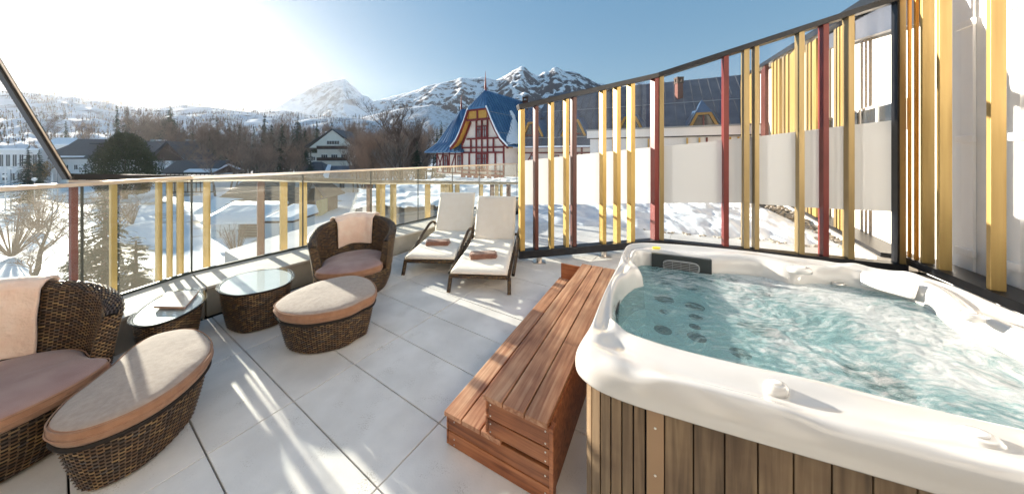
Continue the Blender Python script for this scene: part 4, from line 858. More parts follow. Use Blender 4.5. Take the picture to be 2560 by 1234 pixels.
b = MB(); b.beam(allp[0]+V(0,0,.3)-d2*0, BO[2]+V(0,0,.3), .03, .03); b.build('foot_channel', M['dark_seal'], gl); b = MB(); b.beam(BO[2]+V(0,0,.3), allp[-1]+V(0,0,.3), .03, .03); b.build('foot_channel', M['dark_seal'], gl)
# ---- outer slatted screen (facade fins)
sc_ = empty('slatted_facade_screen', V(-3.9,3.3,-.5), 'outer facade screen of gold and dark red upright slats under a sloping black rail', 'facade screen')
n1 = V(-d1.y,d1.x,0); n2 = V(-d2.y,d2.x,0); OFF = .28
S1 = BO[2]+n1*OFF; S2 = BO[2]+n2*OFF; SC0 = S2                 # corner
def on1(u): return S1+d1*hit(u, S1, d1)
def on2(u): return S2+d2*hit(u, S2, d2)
cornu = CX+FOC*SC0.x/SC0.y
def scr(u): return on1(u) if u < cornu else on2(u)
topv = [(170,433),(400,437),(640,437.5),(760,442),(927,449),(1045,453),(1150,455),(1290,455)]
def ztop(u): q = scr(u); return EYE+(CY-curve(topv,u))/FOC*q.y
rail = [(u, scr(u), ztop(u)) for u in (170, 300, cornu, 640, 927, 1290)]
for (u0,a,za),(u1,c,zc) in zip(rail, rail[1:]): b = MB(); b.beam(a+V(0,0,za-.03), c+V(0,0,zc-.03), .14, .055); b.build('top_rail', M['black_metal'], sc_); b = MB(); b.beam(a+V(0,0,za-.068)-n2*.055, c+V(0,0,zc-.068)-n2*.055, .02, .02); b.build('steel_edge', M['steel'], sc_)
a = rail[0][1]; c = scr(-8); zc = top(146, c.y); e = c+(c-a)*1.2; ze = zc+(zc-rail[0][2])*1.2
b = MB(); b.beam(a+V(0,0,rail[0][2]-.05), e+V(0,0,ze-.03), .035, .06, n1*1.0); b.build('top_rail', M['black_metal'], sc_)
b = MB(); b.beam(a+V(0,0,rail[0][2]-.05)-n1*.04, e+V(0,0,ze-.03)-n1*.04, .010, .016, n1*1.0); b.build('steel_edge', M['steel'], sc_)
fins = [(172,190,'maroon'),(273,288,'yellow'),(388,401,'yellow'),(416,427,'yellow'),(441,455,'yellow'),(507,525,'yellow'),(642,660,'brown_red'),(699,717,'yellow'),(748,766,'yellow'),(916,928,'brown_red'),(940,949,'yellow'),(951,961,'yellow'),(975,989,'bronze'),(1062,1074,'yellow'),(1101,1111,'bronze'),(1113,1121,'bronze'),(1122,1131,'yellow'),(1137,1147,'bronze'),(1198,1206,'yellow'),(1225,1234,'brown_red'),(1237,1245,'bronze'),(1249,1255,'yellow'),(1266,1275,'brown_red')]
for u0,u1,c in fins:
    p0 = scr(u0+2); wd = max(.05, (u1-u0)*.6/FOC*p0.y); dd = d1 if u0 < cornu else d2; nn = n1 if u0 < cornu else n2; um = (u0+u1)/2; q = scr(um)-nn*.02; zt = ztop(um)-.055 if u0 > 170 else ztop(172)-.055
    b = MB(); w0 = S1 if u0 < cornu else S2; sa = w0+dd*hit(u0,w0,dd)-nn*.03; sb_ = w0+dd*hit(u1,w0,dd)-nn*.03; q4 = [sa,sb_,sb_+nn*.035,sa+nn*.035]; b.hexa([k+V(0,0,-1.6) for k in q4]+[k+V(0,0,zt) for k in q4]); b.build('slat', M[c], sc_, bevel=.003)
# ---- glass fence with fins
F0 = V(.118,4.239,0); FK = V(2.444,4.808,0); F1 = V(5.08,3.715,0); e1 = (FK-F0).normalized(); e2 = (F1-FK).normalized()
fn1 = V(e1.y,-e1.x,0); fn2 = V(e2.y,-e2.x,0)         # towards the camera
fr = empty('slatted_glass_fence', V(.5,4.33,0), 'tall glass screen with gold and dark red fins and frosted band behind the hot tub', 'fence')
ZT = [(0,2.347),((FK-F0).length,2.976)]; L2f = (F1-FK).length; slope2 = (3.653-2.976)/((V(4.893,3.794,0)-FK).length)
def ft1(s): return lerp(2.347,2.976,s/(FK-F0).length)
def ft2(s): return 2.976+slope2*s
ZB = .19
for (a,c,za,zc) in ((F0-e1*.02,FK,ft1(0),ft1((FK-F0).length)),(FK,F1+e2*.02,2.976,ft2(L2f))):
    nn = fn1 if a.x < 1 else fn2
    b = MB(); b.beam(a+V(0,0,za-.035)-nn*.045, c+V(0,0,zc-.035)-nn*.045, .15, .075); b.build('top_rail', M['black_metal'], fr, bevel=.004)
    b = MB(); b.beam(a+V(0,0,ZB-.055)-nn*.045, c+V(0,0,ZB-.055)-nn*.045, .15, .11); b.build('bottom_rail', M['black_metal'], fr, bevel=.004)
def fin(u0, u1, c, seg, dep=.11):
    a, e, nn, ft = (F0,e1,fn1,ft1) if seg == 1 else (FK,e2,fn2,ft2)
    s0, s1 = hit(u0, a, e), hit(u1, a, e); zt = ft((s0+s1)/2)-.075
    q = [a+e*s0, a+e*s1, a+e*s1-nn*dep, a+e*s0-nn*dep]; b = MB(); lo = [t+V(0,0,ZB) for t in q]; hi = [q[i]+V(0,0,ft(s0 if i in (0,3) else s1)-.075) for i in range(4)]; b.hexa(lo+hi); return b.build('slat', M[c], fr, bevel=.002)
for u0,u1,c in ((1301,1312.5,'yellow'),(1338,1346.5,'brown_red'),(1377,1385.5,'yellow'),(1415,1423,'yellow'),(1433,1442,'brown_red'),(1507,1516,'yellow'),(1542.5,1552,'yellow'),(1577.5,1588,'yellow'),(1637,1648,'maroon')): fin(u0,u1,c,1)
for u0,u1,c in ((1649,1660,'bronze'),(1809.5,1822.5,'maroon'),(1860,1874,'bronze'),(1887,1898.5,'bronze'),(1998,2012,'bronze'),(2058.7,2073,'maroon'),(2121.5,2137,'bronze'),(2250,2266,'bronze')): fin(u0,u1,c,2,.13)
fin(2244,2249.5,'black_metal',2,.10)
# panes
for seg,(a,e,nn,ft,Lf,cuts) in enumerate(((F0,e1,fn1,ft1,(FK-F0).length,(1308,1442,1552,1642)),(FK,e2,fn2,ft2,L2f,(1655,1866,2005,2130,2250)))):
    off = -nn*.105
    for i,(u0,u1) in enumerate(zip(cuts, cuts[1:])):
        s0, s1 = hit(u0,a,e)+.012, hit(u1,a,e)-.012; b = MB(); q = [a+e*s0+off, a+e*s1+off, a+e*s1+off-nn*.012, a+e*s0+off-nn*.012]
        b.hexa([t+V(0,0,ZB+.002) for t in q]+[q[k]+V(0,0,ft(s0 if k in (0,3) else s1)-.08) for k in range(4)]); g_ = b.build('glass_pane', M['fence_glass'], fr)
        # frosted band: lower edge level, upper edge rises with the rail
        def fz(s_): 
            pt = a+e*s_; uu = CX+FOC*pt.x/pt.y
            lo = EYE+(CY-curve([(1300,515),(1645,510),(1850,508),(2000,520),(2235,532)],uu))/FOC*pt.y; hi = EYE+(CY-curve([(1305,403),(1440,388),(1645,367),(1850,346),(2000,328),(2235,299)],uu))/FOC*pt.y; return lo, hi
        l0,h0 = fz(s0); l1,h1 = fz(s1); q = [a+e*s0+off+nn*.003, a+e*s1+off+nn*.003, a+e*s1+off+nn*.001, a+e*s0+off+nn*.001]; b = MB()
        b.hexa([q[0]+V(0,0,l0),q[1]+V(0,0,l1),q[2]+V(0,0,l1),q[3]+V(0,0,l0),q[0]+V(0,0,h0),q[1]+V(0,0,h1),q[2]+V(0,0,h1),q[3]+V(0,0,h0)]); b.build('frosted_band', M['frost'], g_)
for u,v in ((1348,655),(1510,640)):
    c = G(u,v,0); b = MB(); b.tube([c+V(0,0,.01), c+V(0,0,ZB-.11)], .042, 16); o = b.build('foot_post', M['steel'], fr); b = MB(); b.box((c.x-.09,c.y-.07,.001),(c.x+.09,c.y+.07,.012)); b.build('foot_plate', M['steel'], o)
# ---- near facade at the right: white panels, gold fins, black sill
W0n = V(5.13,3.74,0); wdn = V(-.4875,-1,0).normalized(); wn = V(wdn.y,-wdn.x,0)    # wn: into the terrace?
if wn.dot(V(-1,0,0)) < 0: wn = -wn
fc = empty('slatted_white_facade', W0n, 'white panelled wall with gold box fins and black sill right of the hot tub', 'facade')
def fq(s, t, z): return W0n+wdn*s+wn*t+V(0,0,z)
def fblk(n, s0, s1, t0, t1, z0, z1, m, par=None, bevel=0):
    b = MB(); b.hexa([fq(*c) for c in ((s0,t0,z0),(s1,t0,z0),(s1,t1,z0),(s0,t1,z0),(s0,t0,z1),(s1,t0,z1),(s1,t1,z1),(s0,t1,z1))]); return b.build(n, m, par or fc, bevel=bevel)
for k in range(7): fblk('wall_panel', -.4+k*.62, -.4+(k+1)*.62-.008, -.44, -.40, -.02, 5.2, M['white_wall2'], bevel=.004)
fblk('wall', -.4, 4, -.9, -.445, -.02, 5.4, M['white_wall'])
fblk('black_sill', -.02, 4, -.3, .02, .19, .285, M['black_metal'], bevel=.004)
pB = W0n-wn*.37
for u0,u1 in ((2403,2432),(2524,2550),(2650,2690)):
    sa, sb2 = sorted((hit(u0,pB,wdn), hit(u1,pB,wdn))); fblk('batten', sa, sb2, -.397, -.37, 0, 5.2, M['white_wall'], bevel=.003)
    for zz in (.42,1.75,3.1): fblk('bracket', sa-.03, sb2+.05, -.369, -.335, zz, zz+.085, M['white_wall'], bevel=.008)
W0f = W0n-wn*.0
def gfin(u0,um,u1,c,t=0):
    p = W0n+wn*t; s0,s1 = hit(u0,p,wdn), hit(um,p,wdn); dep = hit(u1, p+wdn*s1, -wn)
    b = MB(); z0 = .287; b.hexa([fq(*k) for k in ((s0,t-dep,z0),(s1,t-dep,z0),(s1,t,z0),(s0,t,z0),(s0,t-dep,5.0),(s1,t-dep,5.0),(s1,t,5.0),(s0,t,5.0))]); b.build('slat', M[c], fc, bevel=.003)
for u0,um,u1,c in ((2268,2271,2280,'ochre'),(2284,2289,2298,'ochre'),(2300,2306,2338,'gold'),(2340,2349,2381,'gold'),(2465,2477,2517,'gold'),(2630,2655,2715,'gold')): gfin(u0,um,u1,c)
# ---- far facade beyond the fence
D0 = V(5.42,4.15,0); dd3 = V(.545,.838,0); dn = V(-.838,.545,0)
ff = empty('cream_slatted_facade', D0, 'long cream building side with clustered gold slats receding behind the glass fence', 'facade')
def dq(s, t, z): return D0+dd3*s+dn*t+V(0,0,z)
def ftop(s): return 3.85+s*.155
def dblk(n, s0, s1, t0, t1, z0, z1, m, par=None, z0b=None, z1b=None):
    b = MB(); b.hexa([dq(s0,t0,z0),dq(s1,t0,z0b or z0),dq(s1,t1,z0b or z0),dq(s0,t1,z0),dq(s0,t0,z1),dq(s1,t0,z1b or z1),dq(s1,t1,z1b or z1),dq(s0,t1,z1)]); return b.build(n, m, par or ff)
dblk('wall', 0, 14, -.8, -.3, -.02, ftop(0), M['cream'], z1b=ftop(14)); dblk('parapet', -.1, 14.2, -.9, .1, ftop(0)+.012, ftop(0)+.16, M['black_metal'], z0b=ftop(14)+.012, z1b=ftop(14)+.16)
dblk('parapet_face', 0,3.0,-.28,-.1,ftop(0)-.42,ftop(0)+.004, M['grey_roof'], z0b=ftop(3)-.3,z1b=ftop(3)+.004)
dblk('plinth', 0, 14, -.28, .1, -.02, .12, M['cream']); dblk('sill', 0, 14, -.28, .06, .124, .19, M['black_metal'])
for i in range(6): f = dblk('window', .3+i*.62, .85+i*.62, -.295, -.22, 2.0, 2.45, M['white_paint']); dblk('pane', .35+i*.62, .80+i*.62, -.218, -.20, 2.05, 2.4, M['dark_pane'], f)
def dfin(u0,u1,c):
    p = D0+dn*.05; s0,s1 = hit(u1,p,dd3), hit(u0,p,dd3)
    sm = (s0+s1)/2; dblk('slat', s0, s1, -.06, .05, .2, ftop(sm)-.05, M[c])
for u0,u1,c in ((1902,1913,'brown_red'),(1928,1932,'gold'),(1935,1940,'gold'),(1944,1948,'gold'),(1955,1960,'bronze'),(1964,1970,'gold'),(1974,1988,'gold'),(2013,2018,'bronze'),(2021,2026,'gold'),(2030,2040,'gold'),(2084,2090,'bronze'),(2093,2098,'gold'),(2101,2108,'gold'),(1873,1878,'gold'),(1881,1885,'gold'),(1862,1865,'bronze'),(1852,1856,'gold')): dfin(u0,u1,c)
# hotel front added unseen behind the camera for warm bounce and glass reflections
hf = empty('unseen_hotel_front', V(-.5,-1.3,0), 'unseen hotel front added for bounce light, warm white render with glazed doors and gold slats along the terrace', 'building')
def hb(n, x0, x1, y0, y1, z0, z1, m, par=None): b = MB(); b.box((x0,y0,z0),(x1,y1,z1)); return b.build(n, m, par or hf)
hb('wall', -4.3,4.2,-1.9,-1.3,0,5.2,M['warm_wall']); hb('parapet', -4.4,4.3,-1.95,-1.2,5.205,5.4,M['black_metal'])
for x in (-2.6,.9): f = hb('door', x,x+1.7,-1.295,-1.24,.02,2.3,M['black_metal']); hb('pane', x+.08,x+.81,-1.235,-1.22,.1,2.22,M['dark_pane'],f); hb('pane', x+.89,x+1.62,-1.235,-1.22,.1,2.22,M['dark_pane'],f)
for x,c in ((-4.0,'gold'),(-3.7,'gold'),(-3.1,'maroon'),(-.5,'gold'),(-.2,'gold'),(.35,'gold'),(3.0,'gold'),(3.3,'maroon'),(3.8,'gold')): hb('slat', x,x+.08,-1.295,-1.16,.05,5.0,M[c])
# pebble strip and snow heap on the terrace beyond the fence
pb_me = []
for k in range(4):
    b = MB(); rg = random.Random(k); n = 7; rings = []
    for a in (.35,.9,1.5,2.1,2.75): rings.append([V(math.cos(i*6.283/n)*math.sin(a)*rg.uniform(.85,1.15), math.sin(i*6.283/n)*math.sin(a)*rg.uniform(.7,.9), -math.cos(a)*.55) for i in range(n)])
    b.loft(rings); pb_me.append(b.data('pebble', M['stone'], True))
ps = empty('pebble_strip', D0+V(0,1,0), 'strip of rounded pebbles along the foot of the cream facade', 'pebbles'); rg = random.Random(9); k = 0
for i in range(290):
    s_ = rg.uniform(1.0,8.5) if i > 90 else rg.uniform(1,4); t = rg.uniform(.16,.62); o = bpy.data.objects.new('pebble', rg.choice(pb_me)); COL.objects.link(o); o.parent = ps; o.matrix_parent_inverse = Matrix.Translation(-ps.location); o.location = dq(s_,t,.03+rg.uniform(0,.05)); o.rotation_euler = (rg.uniform(-.3,.3),rg.uniform(-.3,.3),rg.uniform(0,6)); o.scale = (rg.uniform(.035,.075),)*3
SH = [G(1300,552),G(1420,562),G(1560,569),G(1700,582),G(1800,592),G(1900,597),G(2000,612),G(2104,616)]
front = [(p.x,p.y) for p in SH]
b = MB(); nu, nv = 150, 46; bp_ = [V(1.0,11.2,0), V(4,12.5,0), V(8.6,10.2,0)]
for i in range(nu+1):
    f = i/nu; k = f*(len(front)-1); i0 = min(int(k),len(front)-2); a = V(*front[i0],0).lerp(V(*front[i0+1],0),k-i0)
    a += V(.05,.12,0)*fbm(f*14,0,3)
    back = V(lerp(.9,7.6,f), lerp(11.4,8.6,f**1.6), 0)
    if f > .93: back = back.lerp(a, (f-.93)/.07*.8)
    for j in range(nv+1):
        t = j/nv; q = a.lerp(back,t); hgt = min(1,t*7)**.6*min(1,(1-t)*8)*(.18+.12*fbm(q.x*.9,q.y*.9,4)+.07*fbm(q.x*3,q.y*3,4,6)+.10*t)
        hgt *= min(1,(1-f)*10+.15)
        b.v.append((q.x, q.y, max(hgt,0)+.0-.01*(t == 0)))
for i in range(nu):
    for j in range(nv): b.face((i*(nv+1)+j,(i+1)*(nv+1)+j,(i+1)*(nv+1)+j+1,i*(nv+1)+j+1))
o = b.build('snow_heap', M['snow_near'], smooth=True); tag(o, 'long heap of lumpy old snow lying on the terrace tiles behind the glass fence', 'snow')
b = MB(); rg = random.Random(31)
for k in range(70):
    i0 = rg.randint(2,len(front)-2); a = V(*front[i0],0).lerp(V(*front[i0+1],0), rg.random()) if i0 < len(front)-1 else V(*front[-1],0); a += V(rg.uniform(-.1,.1), rg.uniform(-.14,-.01), .008); s_ = rg.uniform(.008,.025)
    b.box((a.x-s_,a.y-s_,0.001),(a.x+s_,a.y+s_,s_*1.1))
o = b.build('grit', M['stone']); tag(o, 'scattered grit and small stones along the edge of the snow heap', 'gravel', kind='stuff')
# ================================================================ wicker weaving
def weave(mb, f, nu, nv, bulge=.006, closed=True, sink=.002):
    """pillows of woven strand over the surface f(s, t) -> (point, normal); s, t in 0..1"""
    for j in range(nv):
        for i in range(nu):
            if (i+j) % 2: continue
            s0, s1 = (i-.12)/nu, (i+1.12)/nu; t0, t1 = (j+.06)/nv, (j+.94)/nv
            if not closed: s0 = max(0,s0); s1 = min(1,s1)
            ids = []
            for tt_,bt in ((t0,0),((t0+t1)/2,1),(t1,0)):
                for ss,bs in ((s0,0),((s0+s1)/2,1),(s1,0)):
                    p, n_ = f(ss, tt_); h = -sink+bulge*(.25+.75*bs)*(.35+.65*bt) if (bs or bt) else -sink
                    ids.append(tuple(p+n_*h))
            b0 = mb.vs(ids); c = random.random()**1.2
            for a in (0,1,3,4): mb.face((b0+a,b0+a+1,b0+a+4,b0+a+3), 0, c)
def solid(mb, f, nu, nv, closed=True, off=-.003):
    rows = []
    for j in range(nv+1):
        rows.append(mb.vs([f(i/nu, j/nv)[0]+f(i/nu, j/nv)[1]*off for i in range(nu if closed else nu+1)]))
    for a,b_ in zip(rows, rows[1:]):
        n = nu if closed else nu+1
        for i in range(nu): mb.face((a+i,a+(i+1)%n,b_+(i+1)%n,b_+i))
def shell_part(name, fs, parent, cw=.022, ch=.0095, inv=True, base='wicker_core'):
    """fs: list of (f, closed, width_m, height_m)"""
    m1 = MB(); m2 = MB()
    for f,closed,wd,ht in fs:
        nu = max(4,int(wd/cw)); nu += nu % 2; nv = max(2,int(ht/ch)); weave(m1, f, nu, nv, closed=closed); solid(m2, f, max(12,nu//2), max(4,nv//3), closed)
    o = m1.build(name, M['wicker'], parent, True, True, inv); o2 = m2.build(base, M['wicker_base'], o, True, False, False); return o
def outline_fn(pts, prof, z0, z1):
    """closed outline (Vectors, world xy), prof(t) -> inward offset"""
    pts = ccw(pts); n = len(pts); nr = []
    for i in range(n):
        d = (pts[(i+1)%n]-pts[i-1]).normalized(); nr.append(V(d.y,-d.x,0))
    def f(s, t):
        x = (s%1)*n; i = int(x)%n; k = x-int(x); p = pts[i].lerp(pts[(i+1)%n],k); q = nr[i].lerp(nr[(i+1)%n],k).normalized()
        r = p-q*prof(t); return V(r.x,r.y,lerp(z0,z1,t)), q
    return f, pts, nr
def per(pts): return sum((a-b_).length for a,b_ in zip(pts, pts[1:]+pts[:1]))
def offs(pts, nr, d, z): return [V(p.x-n_.x*d, p.y-n_.y*d, z) for p,n_ in zip(pts,nr)]
def cushion(name, pts, nr, z0, z1, parent, top_mat, inv=True, dome=.018, inset=-.004):
    n = len(pts); c = sum(pts, V(0,0,0))/n; b = MB()
    def ring(k, d, z, wob=0): return [V(c.x+(p.x-q.x*d-c.x)*k, c.y+(p.y-q.y*d-c.y)*k, z+wob*fbm(p.x*9*k,p.y*9*k,2)) for p,q in zip(pts,nr)]
    R_ = [ring(1,.03,z0), ring(1,.006+inset,z0+.006), ring(1,inset-.004,lerp(z0,z1,.3),.002), ring(1,inset-.006,lerp(z0,z1,.55),.002), ring(1,inset,z1-.016), ring(1,.004+inset,z1-.008), ring(1,.012,z1), ring(.93,.012,z1+dome*.35,.004), ring(.75,.01,z1+dome*.8,.006), ring(.5,.01,z1+dome,.008), ring(.25,0,z1+dome,.004)]
    b.loft(R_, True, True, mis=[0,0,0,0,0,1,1,1,1,1,1])
    o = b.build(name, [M['cush_side'], top_mat], parent, True, inv=inv)
    for d,z in ((inset-.006,z1-.012),(inset-.009,lerp(z0,z1,.48))):
        r_ = offs(pts,nr,d,z); s = MB(); s.tube(r_+[r_[0]], .0035, 5, False); s.build('piping', M['cush_side'], o, True, inv=False)
    return o
# ---- ottomans
def ottoman(top, taper, label, zip_i):
    pts = spline(top, 72); pts = [V(p.x,p.y,0) for p in pts]; c = sum(pts, V(0,0,0))/len(pts)
    r = empty('wicker_ottoman', c, label, 'ottoman', 'moon shaped wicker ottomans')
    f, pts, nr = outline_fn(pts, lambda t: .012+taper*(1-t)**1.3, .012, .275)
    shell_part('wicker_body', [(f,True,per(pts),.263)], r)
    b = MB(); e = offs(pts,nr,.004,.272); b.tube(e+[e[0]], .012, 6, False); b.build('rim_braid', M['wicker_base'], r, True)
    cu = cushion('cushion', pts, nr, .277, .368, r, M['cush_top'])
    p = pts[zip_i]; q = nr[zip_i]; s = MB(); s.tube([p+q*.010+V(0,0,.285), p+q*.012+V(0,0,.32), p+q*.010+V(0,0,.36)], .003, 5); s.build('seam', M['seat_top'], cu)
    s = MB(); t_ = V(-q.y,q.x,0); k = p+q*.016+t_*.03+V(0,0,.315); s.box((k.x-.006,k.y-.006,k.z-.006),(k.x+.006,k.y+.006,k.z+.006)); s.build('zip_pull', M['screw'], cu)
    for k in range(0,72,18): s = MB(); a = pts[k]-nr[k]*(taper+.05); s.tube([a+V(0,0,0),a+V(0,0,.02)], .02, 8); s.build('foot', M['black_metal'], r)
    return r
K = 1.0423
T2 = [(-1.95,2.37),(-1.99,2.46),(-1.99,2.61),(-1.89,2.83),(-1.67,2.96),(-1.46,2.89),(-1.30,2.72),(-1.235,2.56),(-1.28,2.46),(-1.36,2.33),(-1.58,2.24),(-1.80,2.27)]
T1 = [(-2.12,1.316),(-2.24,1.44),(-2.30,1.57),(-2.37,1.72),(-2.45,1.86),(-2.46,1.99),(-2.30,2.05),(-2.07,1.95),(-1.90,1.795),(-1.82,1.58),(-1.84,1.41),(-1.96,1.30)]
ottoman([V(x,y,0) for x,y in T2], .052, 'moon shaped wicker ottoman with taupe cushion in front of the farther armchair', 56)
ottoman([V(x,y,0) for x,y in T1], .055, 'moon shaped wicker ottoman nearest the camera, its cushion half in shade', 62)
# ---- oval glass tables
def table(top, label):
    pts = [V(p.x,p.y,0) for p in spline(top, 72)]; c = sum(pts, V(0,0,0))/len(pts); r = empty('wicker_glass_table', c, label, 'side table', 'oval wicker tables with glass tops')
    f, pts, nr = outline_fn(pts, lambda t: .022+.05*(1-t)**1.4, .012, .372)
    shell_part('wicker_body', [(f,True,per(pts),.36)], r)
    b = MB(); b.loft([offs(pts,nr,.03,.366), offs(pts,nr,.03,.374)]); b.build('top_panel', mat_pale, r)
    b = MB(); b.loft([offs(pts,nr,.004,.378), offs(pts,nr,-.001,.380), offs(pts,nr,-.001,.385), offs(pts,nr,.003,.387)]); b.build('glass_top', M['tabletop_glass'], r)
    e = offs(pts,nr,.02,.368); b = MB(); b.tube(e+[e[0]], .009, 6, False); b.build('rim_braid', M['wicker_base'], r, True)
    return r
mat_pale = mat('pale_under_panel', (.74,.78,.78), (.8,.83,.83), 8, .4)
def rs3(pts, z): return [V(*p,0)*1.0 for p in pts]
k2 = (1.6-.387)/1.18
TB2 = [(-2.60,2.52),(-2.74,2.70),(-2.76,2.88),(-2.64,3.0),(-2.43,3.03),(-2.22,2.92),(-2.09,2.74),(-2.09,2.60),(-2.19,2.49),(-2.36,2.43)]
TB1 = [(-2.72,2.03),(-2.86,2.17),(-2.97,2.36),(-2.99,2.50),(-2.88,2.58),(-2.70,2.52),(-2.53,2.38),(-2.45,2.21),(-2.46,2.07),(-2.55,1.99)]
table([V(x*k2,y*k2,0) for x,y in TB2], 'oval wicker table with empty glass top between the armchairs')
table([V(x*k2,y*k2,0) for x,y in TB1], 'oval wicker table with a magazine lying on its glass top')
# ---- magazine
c0 = [G(384,770,.39),G(462,772,.39),G(497,731,.39),G(419,734,.39)]; bk = empty('magazine', sum(c0,V(0,0,0))/4, 'thick glossy magazine lying on the glass of the nearer oval table', 'magazine')
b = MB(); b.hexa([q+V(0,0,.0) for q in c0]+[q+V(0,0,.017) for q in c0]); b.build('pages', M['page'], bk)
cc = sum(c0,V(0,0,0))/4; c1 = [cc+(q-cc)*1.02 for q in c0]; b = MB(); b.hexa([q+V(0,0,.0172) for q in c1]+[q+V(0,0,.0192) for q in c1]); b.build('cover', M['paper'], bk)
# ---- armchairs (local: faces -y)
def armchair():
    r = empty('wicker_armchair', (0,0,0)); A0, A1 = R(58), R(302)
    def ang(s): return lerp(A0, A1, s)
    def rimz(s): k = math.sin(math.pi*s); return .59+.19*k**.75
    def dirn(a): return V(math.sin(a), -math.cos(a), 0)
    def ro(z, s): zr = rimz(s); t = z/zr; return .375+.025*min(t/.35,1)+.05*max(0,(t-.3)/.7)**1.3
    def outer(s, t): a = ang(s); z = lerp(.27, rimz(s)-.02, t); d = dirn(a); return d*ro(z,s)*V(1.04,1,1).x+V(0,0,z), d
    def inner(s, t): a = ang(1-s); ss = 1-s; z = lerp(.30, rimz(ss)-.015, t); d = dirn(a); return d*(.335+.055*t)+V(0,0,z), -d
    def rim(s, t):
        a = ang(s); d = dirn(a); zr = rimz(s); r_out = ro(zr-.02,s)*1.04; r_in = .39; m = (r_out+r_in)/2; hw = (r_out-r_in)/2+.004; th = lerp(-.12, math.pi+.12, t)
        n_ = d*math.cos(th)+V(0,0,math.sin(th)); return d*(m+hw*math.cos(th))+V(0,0,zr-.02+.035*math.sin(th)), n_
    def cap(sg):
        s = 0 if sg < 0 else 1; a = ang(s); d = dirn(a); tn = V(math.cos(a), math.sin(a), 0)*(-1 if s == 0 else 1)
        def f(u_, t): u2 = u_ if s == 0 else 1-u_; z = lerp(.27, rimz(s)-.0, t); zz = min(z,rimz(s)-.02); ri = .335+.055*t; r_o = ro(zz,s)*1.04; return d*lerp(ri, r_o, 1-u2)+V(0,0,z), tn
        return f
    fs = [(outer,False,2.0,.45),(inner,False,1.55,.42),(rim,False,1.9,.17),(cap(-1),False,.13,.3),(cap(1),False,.13,.3)]
    shell_part('wicker_back', fs, r, inv=False)
    N = 60
    pts = []
    for i in range(N):
        a = 2*math.pi*i/N; rr = .40+.035*max(0,math.cos(a))**2; pts.append(V(math.sin(a)*rr*1.02, -math.cos(a)*rr, 0))
    f, pts2, nr = outline_fn(pts, lambda t: .055*(1-t)**1.5-.012*math.sin(t*math.pi), .012, .272)
    shell_part('wicker_base_body', [(f,True,per(pts2),.26)], r, inv=False)
    b = MB(); b.loft([offs(pts2,nr,.01,.262), offs(pts2,nr,.01,.274)]); b.build('seat_deck', M['wicker_base'], r, inv=False)
    # seat cushion, D outline, front bulging to -y
    q = []
    for i in range(N):
        a = 2*math.pi*i/N; rr = .328 if math.cos(a) < .45 else lerp(.328,.455,min(1,(math.cos(a)-.45)/.25)); 
        q.append(V(math.sin(a)*rr, -math.cos(a)*rr, 0))
    q = spline([p for i,p in enumerate(q) if i % 2 == 0], 60); _, q2, nr2 = outline_fn(q, lambda t: 0, 0, 1)
    cushion('seat_cushion', q2, nr2, .276, .362, r, M['seat_top'], inv=False, dome=.03, inset=0)
    for k in range(4): a = k*math.pi/2+.7; s = MB(); s.tube([(math.sin(a)*.3,math.cos(a)*.3,0),(math.sin(a)*.3,math.cos(a)*.3,.02)], .025, 8); s.build('foot', M['black_metal'], r, inv=False)
    return r, rimz
ch1, RIMZ = armchair()
tag(ch1, 'wicker tub armchair with mauve cushion, cut by the left edge of the photo', 'armchair', 'wicker tub armchairs')
ch2 = copy_tree(ch1)
ch2['label'] = 'wicker tub armchair with mauve cushion standing between glass table and white loungers'
CH1 = V(-2.84,1.52,0); CH2 = V(-1.90,3.47,0); a1 = math.atan2(.967,-(.20)) ; 
def face_rz(d): return math.atan2(d.x, -d.y)        # rotation that turns -y to d
ch1.location = CH1; ch1.rotation_euler.z = face_rz(V(.95,-.25,0))
ch2.location = CH2; ch2.rotation_euler.z = face_rz(V(.33,-.94,0))
# ---- fleece blankets over the chair backs
def blanket(chair, s_mid, width, front, backl, label, seed):
    rz = chair.rotation_euler.z; c = chair.location
    r = MB(); nu, nv = 30, 44; L_ = front+backl+.22
    for j in range(nv+1):
        for i in range(nu+1):
            f = i/nu-.5; a = R(180)+s_mid+f*width/.44; s_ = (a-R(58))/R(244); zr = RIMZ(max(0,min(1,s_))); d = V(math.sin(a),-math.cos(a),0)
            l = j/nv*L_; ztop_ = zr+.030+.006*math.sin(f*9+seed)
            if l < front: rad = .372-.012*math.sin(l/front*3)-.03*(1-l/front); z = ztop_-.02-(front-l)
            elif l < front+.22: t = (l-front)/.22; th = math.pi*(1-t); m = .43; rad = m+.062*math.cos(th); z = ztop_-.02+.035*math.sin(th)
            else: rad = .498; z = ztop_-.02-(l-front-.22)
            w_ = .010*fbm(f*3,l*5,seed)+.006*math.sin(f*14+seed+l*3); p = d*(rad-(w_ if l < front else -abs(w_)*1.2)-(.006 if l < front else -.006))+V(0,0,z+.012*f*seed*.3)
            r.v.append(tuple(p))
    for j in range(nv):
        for i in range(nu): r.face((j*(nu+1)+i,j*(nu+1)+i+1,(j+1)*(nu+1)+i+1,(j+1)*(nu+1)+i))
    o = r.build('fleece_blanket', M['blanket'], smooth=True); o.location = c; o.rotation_euler.z = rz
    m = o.modifiers.new('thick','SOLIDIFY'); m.thickness = .022; m.offset = 0; m2 = o.modifiers.new('sub','SUBSURF'); m2.levels = 1; m2.render_levels = 1
    return tag(o, label, 'blanket', 'peach fleece blankets')
blanket(ch2, R(8), .54, .34, .14, 'folded peach fleece blanket hanging over the back of the farther armchair', 1)
blanket(ch1, R(-14), .50, .42, .16, 'folded peach fleece blanket hanging over the back of the left armchair', 2)
